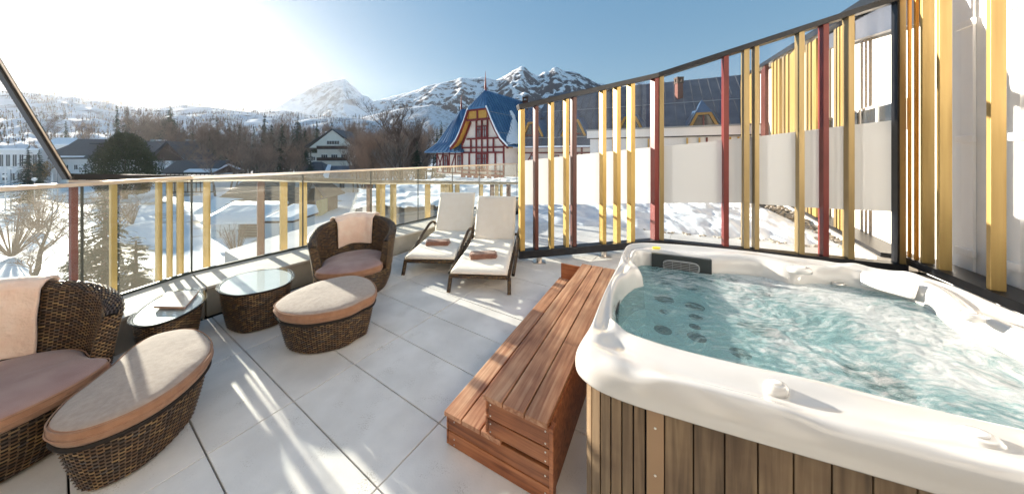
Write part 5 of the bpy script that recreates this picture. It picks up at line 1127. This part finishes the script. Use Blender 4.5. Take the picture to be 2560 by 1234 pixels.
# ---- loungers (local: foot at origin, length +y)
def lounger():
    r = empty('sun_lounger', (0,0,0)); w_ = .345
    def wick_tube(n, pts, wd, ht, cw=.02):
        """woven square tube along pts"""
        pts = [V(*p) for p in spline([V(*p) for p in pts], 24, False)] if len(pts) > 2 else [V(*pts[0]).lerp(V(*pts[1]), i/8) for i in range(9)]
        L_ = sum((a-b_).length for a,b_ in zip(pts,pts[1:])); b = MB(); core = MB()
        def f(s, t):
            x = t*(len(pts)-1); i = min(int(x),len(pts)-2); p = pts[i].lerp(pts[i+1],x-i); d = (pts[i+1]-pts[i]).normalized(); sx = V(1,0,0) if abs(d.x) < .8 else V(0,1,0); sx = (sx-d*sx.dot(d)).normalized(); sy = sx.cross(d)
            a = s*2*math.pi; cx_, cy_ = math.cos(a), math.sin(a); k = 1/max(abs(cx_),abs(cy_))**.75; n_ = sx*cx_+sy*cy_; return p+sx*cx_*k*wd/2+sy*cy_*k*ht/2, n_
        nv = max(6,int(L_/.009)); weave(b, f, 10, nv, .003); o = b.build(n, M['wicker'], r, True, True, False); solid(core, f, 10, max(6,len(pts)), True, -.002); core.build('core', M['wicker_base'], o, False, False, False); return o
    for sx in (-1,1):
        wick_tube('side_rail', [(sx*w_,.0,.178),(sx*w_,1.9,.20)], .035, .045)
        wick_tube('leg', [(sx*(w_+.005),.03,.17),(sx*(w_+.012),-.035,.0)], .045, .045)
        wick_tube('leg', [(sx*w_,1.75,.19),(sx*w_,1.85,.0)], .045, .045)
        wick_tube('armrest', [(sx*(w_+.045),.12,.16),(sx*(w_+.05),.45,.21),(sx*(w_+.055),.85,.33),(sx*(w_+.055),1.16,.41),(sx*(w_+.055),1.38,.385),(sx*(w_+.05),1.5,.25),(sx*(w_+.045),1.53,.02)], .042, .036)
    for y in (.0,1.85): wick_tube('cross_rail', [(-w_,y,.178),(w_,y,.178)], .04, .045)
    for k in range(7): b = MB(); b.box((-w_,.14+k*.15,.185),(w_,.2+k*.15,.195)); b.build('seat_strap', M['wicker_base'], r, inv=False)
    def pad(n, a, c, th, wd):             # upholstered pad between two points of its lower face
        a = V(*a); c = V(*c); d = (c-a); L_ = d.length; d.normalize(); nn = V(1,0,0).cross(d).normalized(); b = MB(); N1,N2 = 22,30; 
        def pt(i, j, side):
            x = i/N1*2-1; y = j/N2; ex = 1-abs(x)**14*.0; m_ = min(1,(1-abs(x))*11)*min(1,y*N2/2.0)*min(1,(1-y)*N2/2.0); m_ = max(0,m_)**.5
            wob = .0035*fbm(x*3,y*5,side+L_)
            return a+V(1,0,0)*x*wd/2+d*(y*L_)+nn*(th/2+side*(th/2*(.35+.65*m_)+wob*m_))
        g0 = [[None]*(N2+1) for _ in range(N1+1)]; g1 = [[None]*(N2+1) for _ in range(N1+1)]
        for i in range(N1+1):
            for j in range(N2+1): g0[i][j] = b.vs([pt(i,j,-1)]); g1[i][j] = b.vs([pt(i,j,1)])
        for i in range(N1):
            for j in range(N2): b.face((g1[i][j],g1[i+1][j],g1[i+1][j+1],g1[i][j+1])); b.face((g0[i][j],g0[i][j+1],g0[i+1][j+1],g0[i+1][j]))
        for i in range(N1): b.face((g0[i][0],g0[i+1][0],g1[i+1][0],g1[i][0])); b.face((g0[i+1][N2],g0[i][N2],g1[i][N2],g1[i+1][N2]))
        for j in range(N2): b.face((g0[0][j+1],g0[0][j],g1[0][j],g1[0][j+1])); b.face((g0[N1][j],g0[N1][j+1],g1[N1][j+1],g1[N1][j]))
        return b.build(n, M['white_fabric'], r, True, False, False)
    pad('seat_cushion', (0,-.03,.196), (0,1.21,.222), .068, .665)
    pad('back_cushion', (0,1.235,.235), (0,1.58,.885), .068, .655)
    for sx in (-1,1): wick_tube('back_frame', [(sx*.30,1.27,.20),(sx*.30,1.61,.85)], .03, .03)
    b = MB(); b.beam((-.3,1.60,.83),(.3,1.60,.83),.03,.03); b.build('back_crossbar', M['wicker_base'], r, inv=False)
    b = MB(); b.beam((-.2,1.5,.6),(-.2,1.85,.2),.025,.025); b.beam((.2,1.5,.6),(.2,1.85,.2),.025,.025); b.build('back_prop', M['black_metal'], r, inv=False)
    return r
l1 = lounger(); tag(l1, 'right white cushioned sun lounger with brown towel, nearer the wooden steps', 'sun lounger', 'white sun loungers')
l2 = copy_tree(l1); l2['label'] = 'left white cushioned sun lounger with brown towel, beside the concrete bench'
LR, LL = V(-.385,3.37,0), V(-1.10,3.86,0); RR, RL = -math.atan2(.1,1.22), -math.atan2(.065,1.215)
l1.location = LR; l1.rotation_euler.z = RR; l2.location = LL; l2.rotation_euler.z = RL
# ---- rolled brown towels
def towel(c, rz, label, seed):
    o0 = MB(); L_, W_, H_ = .345, .17, .075; n = 26; rings = []
    for i in range(n+1):
        x = -L_/2+L_*i/n; e = min(1,min(i,n-i)/1.5+.55); ring = []
        for k in range(28):
            a = 2*math.pi*k/28; ca, sa = math.cos(a), math.sin(a); sx_ = (abs(ca)**.45)*(1 if ca >= 0 else -1); sy_ = (abs(sa)**.6)*(1 if sa >= 0 else -1)
            groove = -.006*math.exp(-((a-math.pi*1.02)/.12)**2)-.005*math.exp(-((a-2.7)/.1)**2) -.004*math.exp(-((a-.1)/.12)**2)
            rr = 1+.05*fbm(x*9,a,seed); ring.append(V(x+.012*math.sin(a*2+seed)*(1 if i in (0,n) else 0), sx_*(W_/2*e+groove)*rr, H_/2+sy_*(H_/2*e+groove)*rr*(1+.1*fbm(x*12,3,seed))))
        rings.append(ring)
    o0.loft(rings); o = o0.build('rolled_towel', M['brown_towel'], smooth=True); o.location = c; o.rotation_euler.z = rz; return tag(o, label, 'towel', 'rolled brown towels')
SZ = .2545+.002
towel(G(1208,642,.275)+V(0,0,-.275+.263), R(8), 'rolled brown towel lying on the right lounger seat', 1)
towel(G(1095,610,.275)+V(0,0,-.275+.263), R(3), 'rolled brown towel lying on the left lounger seat', 3)
# ================================================================ wooden steps
U_ = [G(1244.4,1000.8,.39), G(1482.3,656.3,.39), G(1540,660,.39), G(1413.6,1080.4,.39)]
SD = V(math.cos(SANG), math.sin(SANG), 0); SN = V(SD.y,-SD.x,0)      # along, to the right
sx0 = V(-.375,1.585,0)
st = empty('wooden_steps', sx0, 'two tread red hardwood spa steps with screwed riser boards beside the hot tub', 'steps')
LEN = 1.98
def sblk(n, a, b_, m, bevel=.003):
    (x0,y0,z0),(x1,y1,z1) = a,b_; mb = MB(); q = lambda s,t,z: sx0+SN*s+SD*t+V(0,0,z)
    mb.hexa([q(*c) for c in ((x0,y0,z0),(x1,y0,z0),(x1,y1,z0),(x0,y1,z0),(x0,y0,z1),(x1,y0,z1),(x1,y1,z1),(x0,y1,z1))]); return mb.build(n, m, st, bevel=bevel)
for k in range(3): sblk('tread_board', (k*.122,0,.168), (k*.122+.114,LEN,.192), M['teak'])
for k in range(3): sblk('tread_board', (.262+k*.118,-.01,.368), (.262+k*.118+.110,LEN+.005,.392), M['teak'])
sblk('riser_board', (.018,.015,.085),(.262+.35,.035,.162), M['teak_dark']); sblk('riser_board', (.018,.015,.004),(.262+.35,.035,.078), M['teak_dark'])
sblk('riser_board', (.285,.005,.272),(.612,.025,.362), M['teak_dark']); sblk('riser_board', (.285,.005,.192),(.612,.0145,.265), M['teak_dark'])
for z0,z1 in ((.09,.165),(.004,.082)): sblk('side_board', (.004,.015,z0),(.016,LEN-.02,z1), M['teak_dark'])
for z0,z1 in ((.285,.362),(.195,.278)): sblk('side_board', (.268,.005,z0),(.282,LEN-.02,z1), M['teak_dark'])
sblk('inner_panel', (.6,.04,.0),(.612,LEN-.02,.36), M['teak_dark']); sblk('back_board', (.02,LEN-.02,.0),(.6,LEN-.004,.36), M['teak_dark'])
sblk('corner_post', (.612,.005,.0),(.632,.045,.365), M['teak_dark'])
for s,z in ((.06,.145),(.06,.05),(.06,.02),(.3,.345),(.3,.29),(.3,.25),(.3,.21),(.595,.345),(.595,.29),(.595,.25),(.595,.21),(.59,.13),(.59,.05)):
    q = sx0+SN*s+SD*(.004 if z > .195 else .0145)+V(0,0,z); b = MB(); b.tube([q, q-SD*.002], .004, 8); b.build('screw', M['screw'], st)
# ================================================================ hot tub
RIM = .80
OUT = [(.262,1.19),(.31,1.105),(.42,1.035),(.58,.968),(.75,.90),(1.05,.785),(1.45,.63),(1.78,.49),(1.97,.45),(2.11,.53),(2.26,.83),(2.42,1.15),(2.58,1.45),(2.71,1.70),(2.745,1.86),(2.66,2.01),(2.40,2.19),(2.10,2.36),(1.80,2.50),(1.45,2.615),(1.20,2.65),(1.05,2.60),(.95,2.46),(.75,2.08),(.537,1.69),(.38,1.40),(.29,1.26)]
WAT = [(.525,1.447),(.60,1.66),(.72,1.86),(.86,2.0),(.945,2.04),(.93,2.12),(.97,2.25),(1.06,2.40),(1.16,2.42),(1.34,2.37),(1.54,2.27),(1.70,2.25),(1.89,2.20),(1.99,2.09),(2.07,2.06),(2.20,2.08),(2.39,2.02),(2.52,1.90),(2.54,1.79),(2.44,1.64),(2.36,1.555),(2.35,1.46),(2.27,1.27),(2.10,.98),(1.90,.82),(1.75,.82),(1.57,.89),(1.35,.985),(1.13,1.09),(.97,1.15),(.85,1.205),(.70,1.28),(.60,1.335),(.54,1.38)]
CT = V(1.5,1.55,0); NT_ = 264
def polar(pts, n=NT_):
    sp = ccw([V(p.x,p.y,0) for p in spline([V(x,y,0) for x,y in pts], 720)]); res = []
    ang_ = [math.atan2(p.y-CT.y,p.x-CT.x) for p in sp]
    for i in range(n):
        a = -math.pi+2*math.pi*i/n; k = min(range(720), key=lambda j: abs((ang_[j]-a+math.pi)%(2*math.pi)-math.pi)); res.append(sp[k])
    out = [res[i]*.5+(res[i-1]+res[(i+1)%n])*.25 for i in range(n)]; return out
PO = polar(OUT); PW = polar(WAT)
tub = empty('hot_tub', CT, 'large white acrylic hot tub with bubbling turquoise water and plank clad sides', 'hot tub')
nrm = []
for i in range(NT_): d = (PO[(i+1)%NT_]-PO[i-1]).normalized(); nrm.append(V(d.y,-d.x,0))
WZ = .675
def rim_ring(f, z, out=0, sculpt=0):
    r_ = []
    for i in range(NT_):
        p = PO[i].lerp(PW[i], f)+nrm[i]*out; a = 2*math.pi*i/NT_; zz = z
        if sculpt: zz += sculpt*(.5*math.sin(a*4+.6+f*5.5)+.35*math.sin(a*7+1-f*7)+.3*math.sin(a*3+2))
        r_.append(V(p.x,p.y,zz))
    return r_
rings = [rim_ring(0,.705,-.035), rim_ring(0,.700,-.008), rim_ring(0,.704,0), rim_ring(0,.735,.004), rim_ring(0,.765,0), rim_ring(0,.785,-.010), rim_ring(.04,.798,-.012), rim_ring(.12,.806,-.0), rim_ring(.2,.806,0,.004), rim_ring(.3,.798,0,.010), rim_ring(.4,.790,0,.014), rim_ring(.5,.790,0,.016), rim_ring(.6,.794,0,.013), rim_ring(.7,.797,0,.008), rim_ring(.78,.795,0,.004), rim_ring(.86,.780,0,.002), rim_ring(.92,.755), rim_ring(.965,.715), rim_ring(.99,WZ), rim_ring(1.0,.63), rim_ring(1.03,.52)]
CREST = [([G(1453,870,.80),G(1500,880,.80),G(1535,905,.80),G(1550,955,.795)],.012), ([G(1520,985,.79),G(1560,965,.79),G(1640,955,.80),G(1760,975,.80),G(1900,1010,.795),G(2000,1060,.79),G(2100,1110,.785),G(2260,1170,.785),G(2500,1225,.78)],.012),
 ([G(1640,650,.80),G(1690,645,.80),G(1760,660,.80),G(1850,690,.78),G(1960,718,.77)],.016), ([G(2010,700,.79),G(2080,672,.80),G(2160,662,.80),G(2260,680,.80),G(2350,720,.80),G(2390,770,.79),G(2360,830,.78)],.016), ([G(1560,640,.8),G(1590,700,.8),G(1610,740,.79),G(1560,790,.79),G(1500,850,.79)],.014)]
CRS = [([V(p.x,p.y,0) for p in spline(c_, 60, False)], h_) for c_,h_ in CREST]
for k in range(6, 17):
    for i,p in enumerate(rings[k]):
        q_ = V(p.x,p.y,0); dz = 0
        for sp_,h_ in CRS:
            d_ = min((q_-s_).length_squared for s_ in sp_); dz += 1.7*h_*math.exp(-d_/.0012)-h_*.8*math.exp(-d_/.006)
        rings[k][i] = V(p.x,p.y,p.z+dz)
b = MB(); b.loft(rings, False, False); sh = b.build('shell', M['acrylic'], tub, True)
sb = sh.modifiers.new('sub','SUBSURF'); sb.levels = 1; sb.render_levels = 1
def wr_(k, z): return [V(CT.x+(p.x-CT.x)*k, CT.y+(p.y-CT.y)*k, z) for p in PW]
b = MB(); b.loft([rim_ring(1.03,.521), wr_(.93,.44), wr_(.86,.41), wr_(.66,.39), wr_(.60,.34), wr_(.52,.10), wr_(.4,.06), wr_(.1,.05)], False, True); b.build('basin', M['basin'] if 'basin' in M else M['acrylic'], tub, True)
# water
b = MB(); NR = 70
for k in range(NR+1):
    f = k/NR
    for i in range(NT_):
        p = CT.lerp(PW[i]+(PO[i]-PW[i])*.004, f); 
        x, y = p.x, p.y; sw = fbm(x*3+.8*fbm(x*2,y*2,5), y*7-x*4, 3, 6)
        b.v.append((x, y, WZ+.006*sw*(1 if f < .97 else .3)+.004*fbm(x*30,y*30,1,3)))
for k in range(NR):
    for i in range(NT_): j = (i+1)%NT_; b.face((k*NT_+i, (k+1)*NT_+i, (k+1)*NT_+j, k*NT_+j))
def watermat():
    m = bpy.data.materials.new('spa_water'); m.use_nodes = True; n = m.node_tree; L = n.links; n.nodes.remove(n.nodes['Principled BSDF']); out = n.nodes['Material Output']
    tc = n.nodes.new('ShaderNodeTexCoord'); mp = n.nodes.new('ShaderNodeMapping'); mp.inputs['Rotation'].default_value = (0,0,R(38)); mp.inputs['Scale'].default_value = (1,3.6,1)
    w0 = n.nodes.new('ShaderNodeTexNoise'); w0.inputs['Scale'].default_value = 1.3; w0.inputs['Detail'].default_value = 3; L.new(tc.outputs['Object'], w0.inputs[0])
    mx = n.nodes.new('ShaderNodeMixRGB'); mx.blend_type = 'LINEAR_LIGHT'; mx.inputs[0].default_value = .35; L.new(tc.outputs['Object'], mx.inputs[1]); L.new(w0.outputs['Color'], mx.inputs[2]); L.new(mx.outputs[0], mp.inputs[0])
    fo = n.nodes.new('ShaderNodeTexNoise'); fo.inputs['Scale'].default_value = 9; fo.inputs['Detail'].default_value = 12; fo.inputs['Roughness'].default_value = .78; L.new(mp.outputs[0], fo.inputs[0])
    big = n.nodes.new('ShaderNodeTexNoise'); big.inputs['Scale'].default_value = 1.7; big.inputs['Detail'].default_value = 3; L.new(tc.outputs['Object'], big.inputs[0])
    sp = n.nodes.new('ShaderNodeSeparateXYZ'); L.new(tc.outputs['Object'], sp.inputs[0]); gr = n.nodes.new('ShaderNodeMapRange'); gr.inputs[1].default_value = .7; gr.inputs[2].default_value = 2.1; gr.inputs[3].default_value = -.06; gr.inputs[4].default_value = .11; L.new(sp.outputs[0], gr.inputs[0])
    ad = n.nodes.new('ShaderNodeMath'); ad.operation = 'MULTIPLY_ADD'; ad.inputs[1].default_value = .55; L.new(big.outputs[0], ad.inputs[0]); L.new(fo.outputs[0], ad.inputs[2])
    a2 = n.nodes.new('ShaderNodeMath'); L.new(ad.outputs[0], a2.inputs[0]); L.new(gr.outputs[0], a2.inputs[1])
    rp = n.nodes.new('ShaderNodeValToRGB'); rp.color_ramp.elements[0].position = .72; rp.color_ramp.elements[0].color = (.22,.22,.22,1); rp.color_ramp.elements[1].position = .95; rp.color_ramp.elements[1].color = (.92,.92,.92,1); L.new(a2.outputs[0], rp.inputs[0])
    t = n.nodes.new('ShaderNodeBsdfTransparent'); cr = n.nodes.new('ShaderNodeValToRGB'); cr.color_ramp.elements[0].color = (.66,.97,1,1); cr.color_ramp.elements[1].color = (.84,1,1,1); cr.color_ramp.elements[0].position = .42; cr.color_ramp.elements[1].position = .6; L.new(big.outputs[0], cr.inputs[0]); L.new(cr.outputs[0], t.inputs[0])
    wc = n.nodes.new('ShaderNodeValToRGB'); wc.color_ramp.elements[0].position = .74; wc.color_ramp.elements[0].color = (.50,.95,1.0,1); wc.color_ramp.elements[1].position = .90; wc.color_ramp.elements[1].color = (.93,.95,.96,1); L.new(a2.outputs[0], wc.inputs[0]); d = n.nodes.new('ShaderNodeBsdfDiffuse'); L.new(wc.outputs[0], d.inputs[0])
    tl = n.nodes.new('ShaderNodeBsdfTranslucent'); tl.inputs[0].default_value = (.75,.97,1,1); dm = n.nodes.new('ShaderNodeMixShader'); dm.inputs[0].default_value = .4; L.new(d.outputs[0], dm.inputs[1]); L.new(tl.outputs[0], dm.inputs[2])
    g = n.nodes.new('ShaderNodeBsdfGlossy'); g.inputs['Roughness'].default_value = .12; bp = n.nodes.new('ShaderNodeBump'); bp.inputs['Strength'].default_value = .9; bp.inputs['Distance'].default_value = .02; L.new(fo.outputs[0], bp.inputs['Height']); L.new(bp.outputs[0], g.inputs['Normal']); L.new(bp.outputs[0], d.inputs['Normal'])
    f = n.nodes.new('ShaderNodeFresnel'); f.inputs[0].default_value = 1.33; L.new(bp.outputs[0], f.inputs['Normal'])
    m0 = n.nodes.new('ShaderNodeMixShader'); L.new(rp.outputs[0], m0.inputs[0]); L.new(t.outputs[0], m0.inputs[1]); L.new(dm.outputs[0], m0.inputs[2])
    m1 = n.nodes.new('ShaderNodeMixShader'); L.new(f.outputs[0], m1.inputs[0]); L.new(m0.outputs[0], m1.inputs[1]); L.new(g.outputs[0], m1.inputs[2]); L.new(m1.outputs[0], out.inputs[0]); return m
M['water'] = watermat(); b.build('water', M['water'], tub, True)
# skirt planks
def sk(i): return PO[i % NT_]-nrm[i % NT_]*.045
acc = 0; i0 = 0; planks = []
skp = [sk(i) for i in range(NT_)]; tot = 0; cum = [0]
for i in range(NT_): tot += (skp[(i+1)%NT_]-skp[i]).length; cum.append(tot)
def at_len(s):
    s %= tot; import bisect
    i = min(bisect.bisect_right(cum, s)-1, NT_-1); f = (s-cum[i])/max(cum[i+1]-cum[i],1e-9); p = skp[i].lerp(skp[(i+1)%NT_], f); n_ = nrm[i].lerp(nrm[(i+1)%NT_], f).normalized(); return p, n_
corner_s = cum[min(range(NT_), key=lambda i: (skp[i]-V(.36,1.10,0)).length)]
s = corner_s-.30; end = corner_s-.30+tot; b_ = MB()
edges = []
x = corner_s-.34
while x < corner_s+.13: edges.append((x, x+.038)); x += .0405          # narrow slats round the corner (runs with the outline)
lo_, hi_ = edges[0][0], edges[-1][1]
def plank(s0, s1, m=M['skirt'], n='side_plank', out=0, z1=.71):
    p0,n0 = at_len(s0+.0012); p1,n1_ = at_len(s1-.0012); b = MB(); q = [p0+n0*out, p1+n1_*out, p1-n1_*.02, p0-n0*.02]; b.hexa([t+V(0,0,.012) for t in q]+[t+V(0,0,z1) for t in q]); return b.build(n, m, tub, bevel=.0015)
for a,c in edges: plank(a, c)
# bronze corner strips on both ends of the curved slats, then wide planks
for a in (lo_-.062, hi_+.004):
    o = plank(a, a+.058, M['strip'], 'corner_strip', .008)
    for z in (.62,.45,.28,.1): p,n_ = at_len(a+.029); q = p+n_*.008+V(0,0,z); b = MB(); b.tube([q, q+n_*.0015], .0045, 8); b.build('screw', M['screw'], o)
x = hi_+.064; stop = lo_-.064+tot
while x < stop: plank(x, min(x+.088, stop)); x += .09
b = MB(); b.loft([[p-n_*.022+V(0,0,.01) for p,n_ in zip(skp,nrm)], [p-n_*.022+V(0,0,.70) for p,n_ in zip(skp,nrm)]]); 
b = MB(); b.loft([[V(p.x,p.y,.004) for p in [q-n_*.024 for q,n_ in zip(skp,nrm)]], [V(p.x,p.y,.40) for p in [q-n_*.024 for q,n_ in zip(skp,nrm)]], [V(p.x,p.y,.70) for p in [q-n_*.024 for q,n_ in zip(skp,nrm)]]], True, False); b.build('inner_liner', M['joint'], tub)
# filter grille
q0 = [G(1628,694,.665),G(1769,697,.66)]; fa = V(1.165,2.395,0); fb = V(1.555,2.235,0)
fd = (fb-fa).normalized(); fn_ = V(fd.y,-fd.x,0)
def fl(s, t, z): return fa+fd*s+fn_*t+V(0,0,z)
LF = (fb-fa).length
b = MB(); 
def fbx(mb, s0,s1,t0,t1,z0,z1): mb.hexa([fl(*c) for c in ((s0,t0,z0),(s0,t1,z0),(s1,t1,z0),(s1,t0,z0),(s0,t0,z1),(s0,t1,z1),(s1,t1,z1),(s1,t0,z1))])
fbx(b,0,LF,-.03,.0,.58,.785); flt = b.build('filter_plate', M['gray_plastic'], tub)
b = MB(); oval = []
for i in range(40): a = 2*math.pi*i/40; ca,sa = math.cos(a),math.sin(a); oval.append(fl(LF/2+(.125*abs(ca)**.5*(1 if ca>=0 else -1)), .006, .705+.042*abs(sa)**.6*(1 if sa>=0 else -1)))
b.tube(oval+[oval[0]], .006, 6, False); b.build('grille_frame', M['lgray_plastic'], flt, True)
for k in range(6): z = .672+k*.013; hw = .118 if 0 < k < 5 else .10; b = MB(); fbx(b,LF/2-hw,LF/2+hw,.002,.010,z,z+.004); b.build('grille_bar', M['lgray_plastic'], flt)
for k in range(3): b = MB(); fbx(b,LF/2-.06+k*.06-.002,LF/2-.06+k*.06+.002,.011,.014,.668,.742); b.build('grille_bar', M['lgray_plastic'], flt)
# headrests
def headrest(pts, th, wd, tilt=0):
    sp = spline([V(*p) for p in pts], 16, False); b = MB(); rings = []
    for i,p in enumerate(sp):
        e = math.sin(math.pi*min(max(i/15,.0),1))**.22 if 0 < i < 15 else .35; d = (sp[min(i+1,15)]-sp[max(i-1,0)]).normalized(); nn = V(d.y,-d.x,0); up = V(0,0,1)
        nn2 = (nn*math.cos(tilt)+up*math.sin(tilt)); up2 = (up*math.cos(tilt)-nn*math.sin(tilt)); ring = []
        for k in range(16): a = 2*math.pi*k/16; ca,sa = math.cos(a),math.sin(a); ring.append(p+nn2*(wd/2*e*abs(ca)**.5*(1 if ca>=0 else -1))+up2*(th/2*e*abs(sa)**.5*(1 if sa>=0 else -1)))
        rings.append(ring)
    b.loft(rings); return b.build('headrest', M['pillow'], tub, True)
hq = [G(2150,712,.712), G(2286,749,.705), G(2299,709,.80), G(2152,678,.80)]; hn = (hq[1]-hq[0]).cross(hq[3]-hq[0]).normalized(); hn = hn if hn.y < 0 else -hn
b = MB(); b.hexa([hq[0]-hn*.03, hq[1]-hn*.03, hq[1]+hn*.012, hq[0]+hn*.012, hq[3]-hn*.03, hq[2]-hn*.03, hq[2]+hn*.012, hq[3]+hn*.012]); o = b.build('headrest', M['pillow'], tub); bv = o.modifiers.new('round','BEVEL'); bv.width = .016; bv.segments = 4; o.data.polygons.foreach_set('use_smooth', [True]*6)
headrest([tuple(G(1622,884,.70)),tuple(G(1700,905,.70)),tuple(G(1790,930,.70))], .03, .05, .5)
# air controls on the rim
def knob(u, v, z, r_, rzz=0):
    c = G(u, v, z); b = MB(); 
    for (r0,z0) in ((1,0),): pass
    rings = [[c+V(math.cos(k*.3927)*r_*f, math.sin(k*.3927)*r_*f*.72, h) for k in range(16)] for f,h in ((1,-.02),(1,.002),(.95,.006),(.86,.007),(.84,.011),(.7,.013),(.4,.0135))]; b.loft(rings); o = b.build('air_control', M['acrylic'], tub, True)
    b = MB(); rings = [[c+V(math.cos(k*.3927)*r_*f, math.sin(k*.3927)*r_*f*.6, h) for k in range(16)] for f,h in ((.5,.013),(.48,.017),(.3,.018))]; b.loft(rings); b.build('cap', M['white_wall'], o, True)
for u,v,r_ in ((1999,672,.075),(2424,787,.056),(1940,966,.038),(2447,1096,.052)): knob(u,v,.80,r_)
c = G(1641,620,.802); b = MB(); rings = [[c+V(math.cos(k*.3927)*.035, math.sin(k*.3927)*.018, h) for k in range(16)] for h in (-.004,.009)]; b.loft(rings); b.build('sticker', M['sticker'], tub)
# jets under water
jd = MB()
n = 14
for f0,f1,z0,z1 in ((1,.82,0,.012),(.82,.7,.012,.006)):
    a = jd.vs([(math.cos(6.283*k/n)*f0,math.sin(6.283*k/n)*f0,z0) for k in range(n)]); c_ = jd.vs([(math.cos(6.283*k/n)*f1,math.sin(6.283*k/n)*f1,z1) for k in range(n)])
    for k in range(n): jd.face((a+k,a+(k+1)%n,c_+(k+1)%n,c_+k))
jd.face([c_+k for k in range(n)])
for k in range(7): a = 6.283*k/7; x,y = math.cos(a)*.42, math.sin(a)*.42; jd.box((x-.1,y-.1,.006),(x+.1,y+.1,.016))
jme = jd.data('jet', M['jet'])
for x,y,r_ in ((425,240,.035),(540,262,.032),(415,315,.045),(560,350,.042),(415,375,.02),(565,400,.028),(410,460,.034),(570,495,.034),(745,228,.034),(760,270,.034),(900,250,.04),(895,295,.036),(800,440,.03),(880,462,.06),(775,570,.034),(800,655,.040),(1420,700,.075),(1480,745,.05),(1960,690,.045),(560,445,.022)):
    p = G(1440+x/1.8866, 580+y/1.8866, .667); k = (p-CT).length; o = bpy.data.objects.new('jet', jme); COL.objects.link(o); o.parent = tub; o.matrix_parent_inverse = Matrix.Translation(-tub.location); o.location = p; o.scale = (r_*1.3,r_*1.3,.2); o.rotation_euler = (0,0,random.uniform(0,6))
c = G(2097,709,.69); b = MB(); b.tube([c+V(math.cos(k*.3927)*.035, math.sin(k*.3927)*.02, 0) for k in range(17)], .007, 6, False); b.build('jet_ring', M['screw'], tub, True)
# ================================================================ air
hz = MB(); hz.box((-1700,-60,-10),(3300,3400,840))
me = hz.data('haze', []); me.materials.clear(); ho = bpy.data.objects.new('haze', me); COL.objects.link(ho); tag(ho, 'pale winter haze filling the valley air', 'haze', kind='stuff')
hm = bpy.data.materials.new('haze'); hm.use_nodes = True; n = hm.node_tree; n.nodes.remove(n.nodes['Principled BSDF']); pv = n.nodes.new('ShaderNodeVolumePrincipled'); pv.inputs['Color'].default_value = (.96,.975,1,1); pv.inputs['Density'].default_value = 0.000027; pv.inputs['Anisotropy'].default_value = .7
n.links.new(pv.outputs[0], n.nodes['Material Output'].inputs['Volume']); ho.data.materials.append(hm)
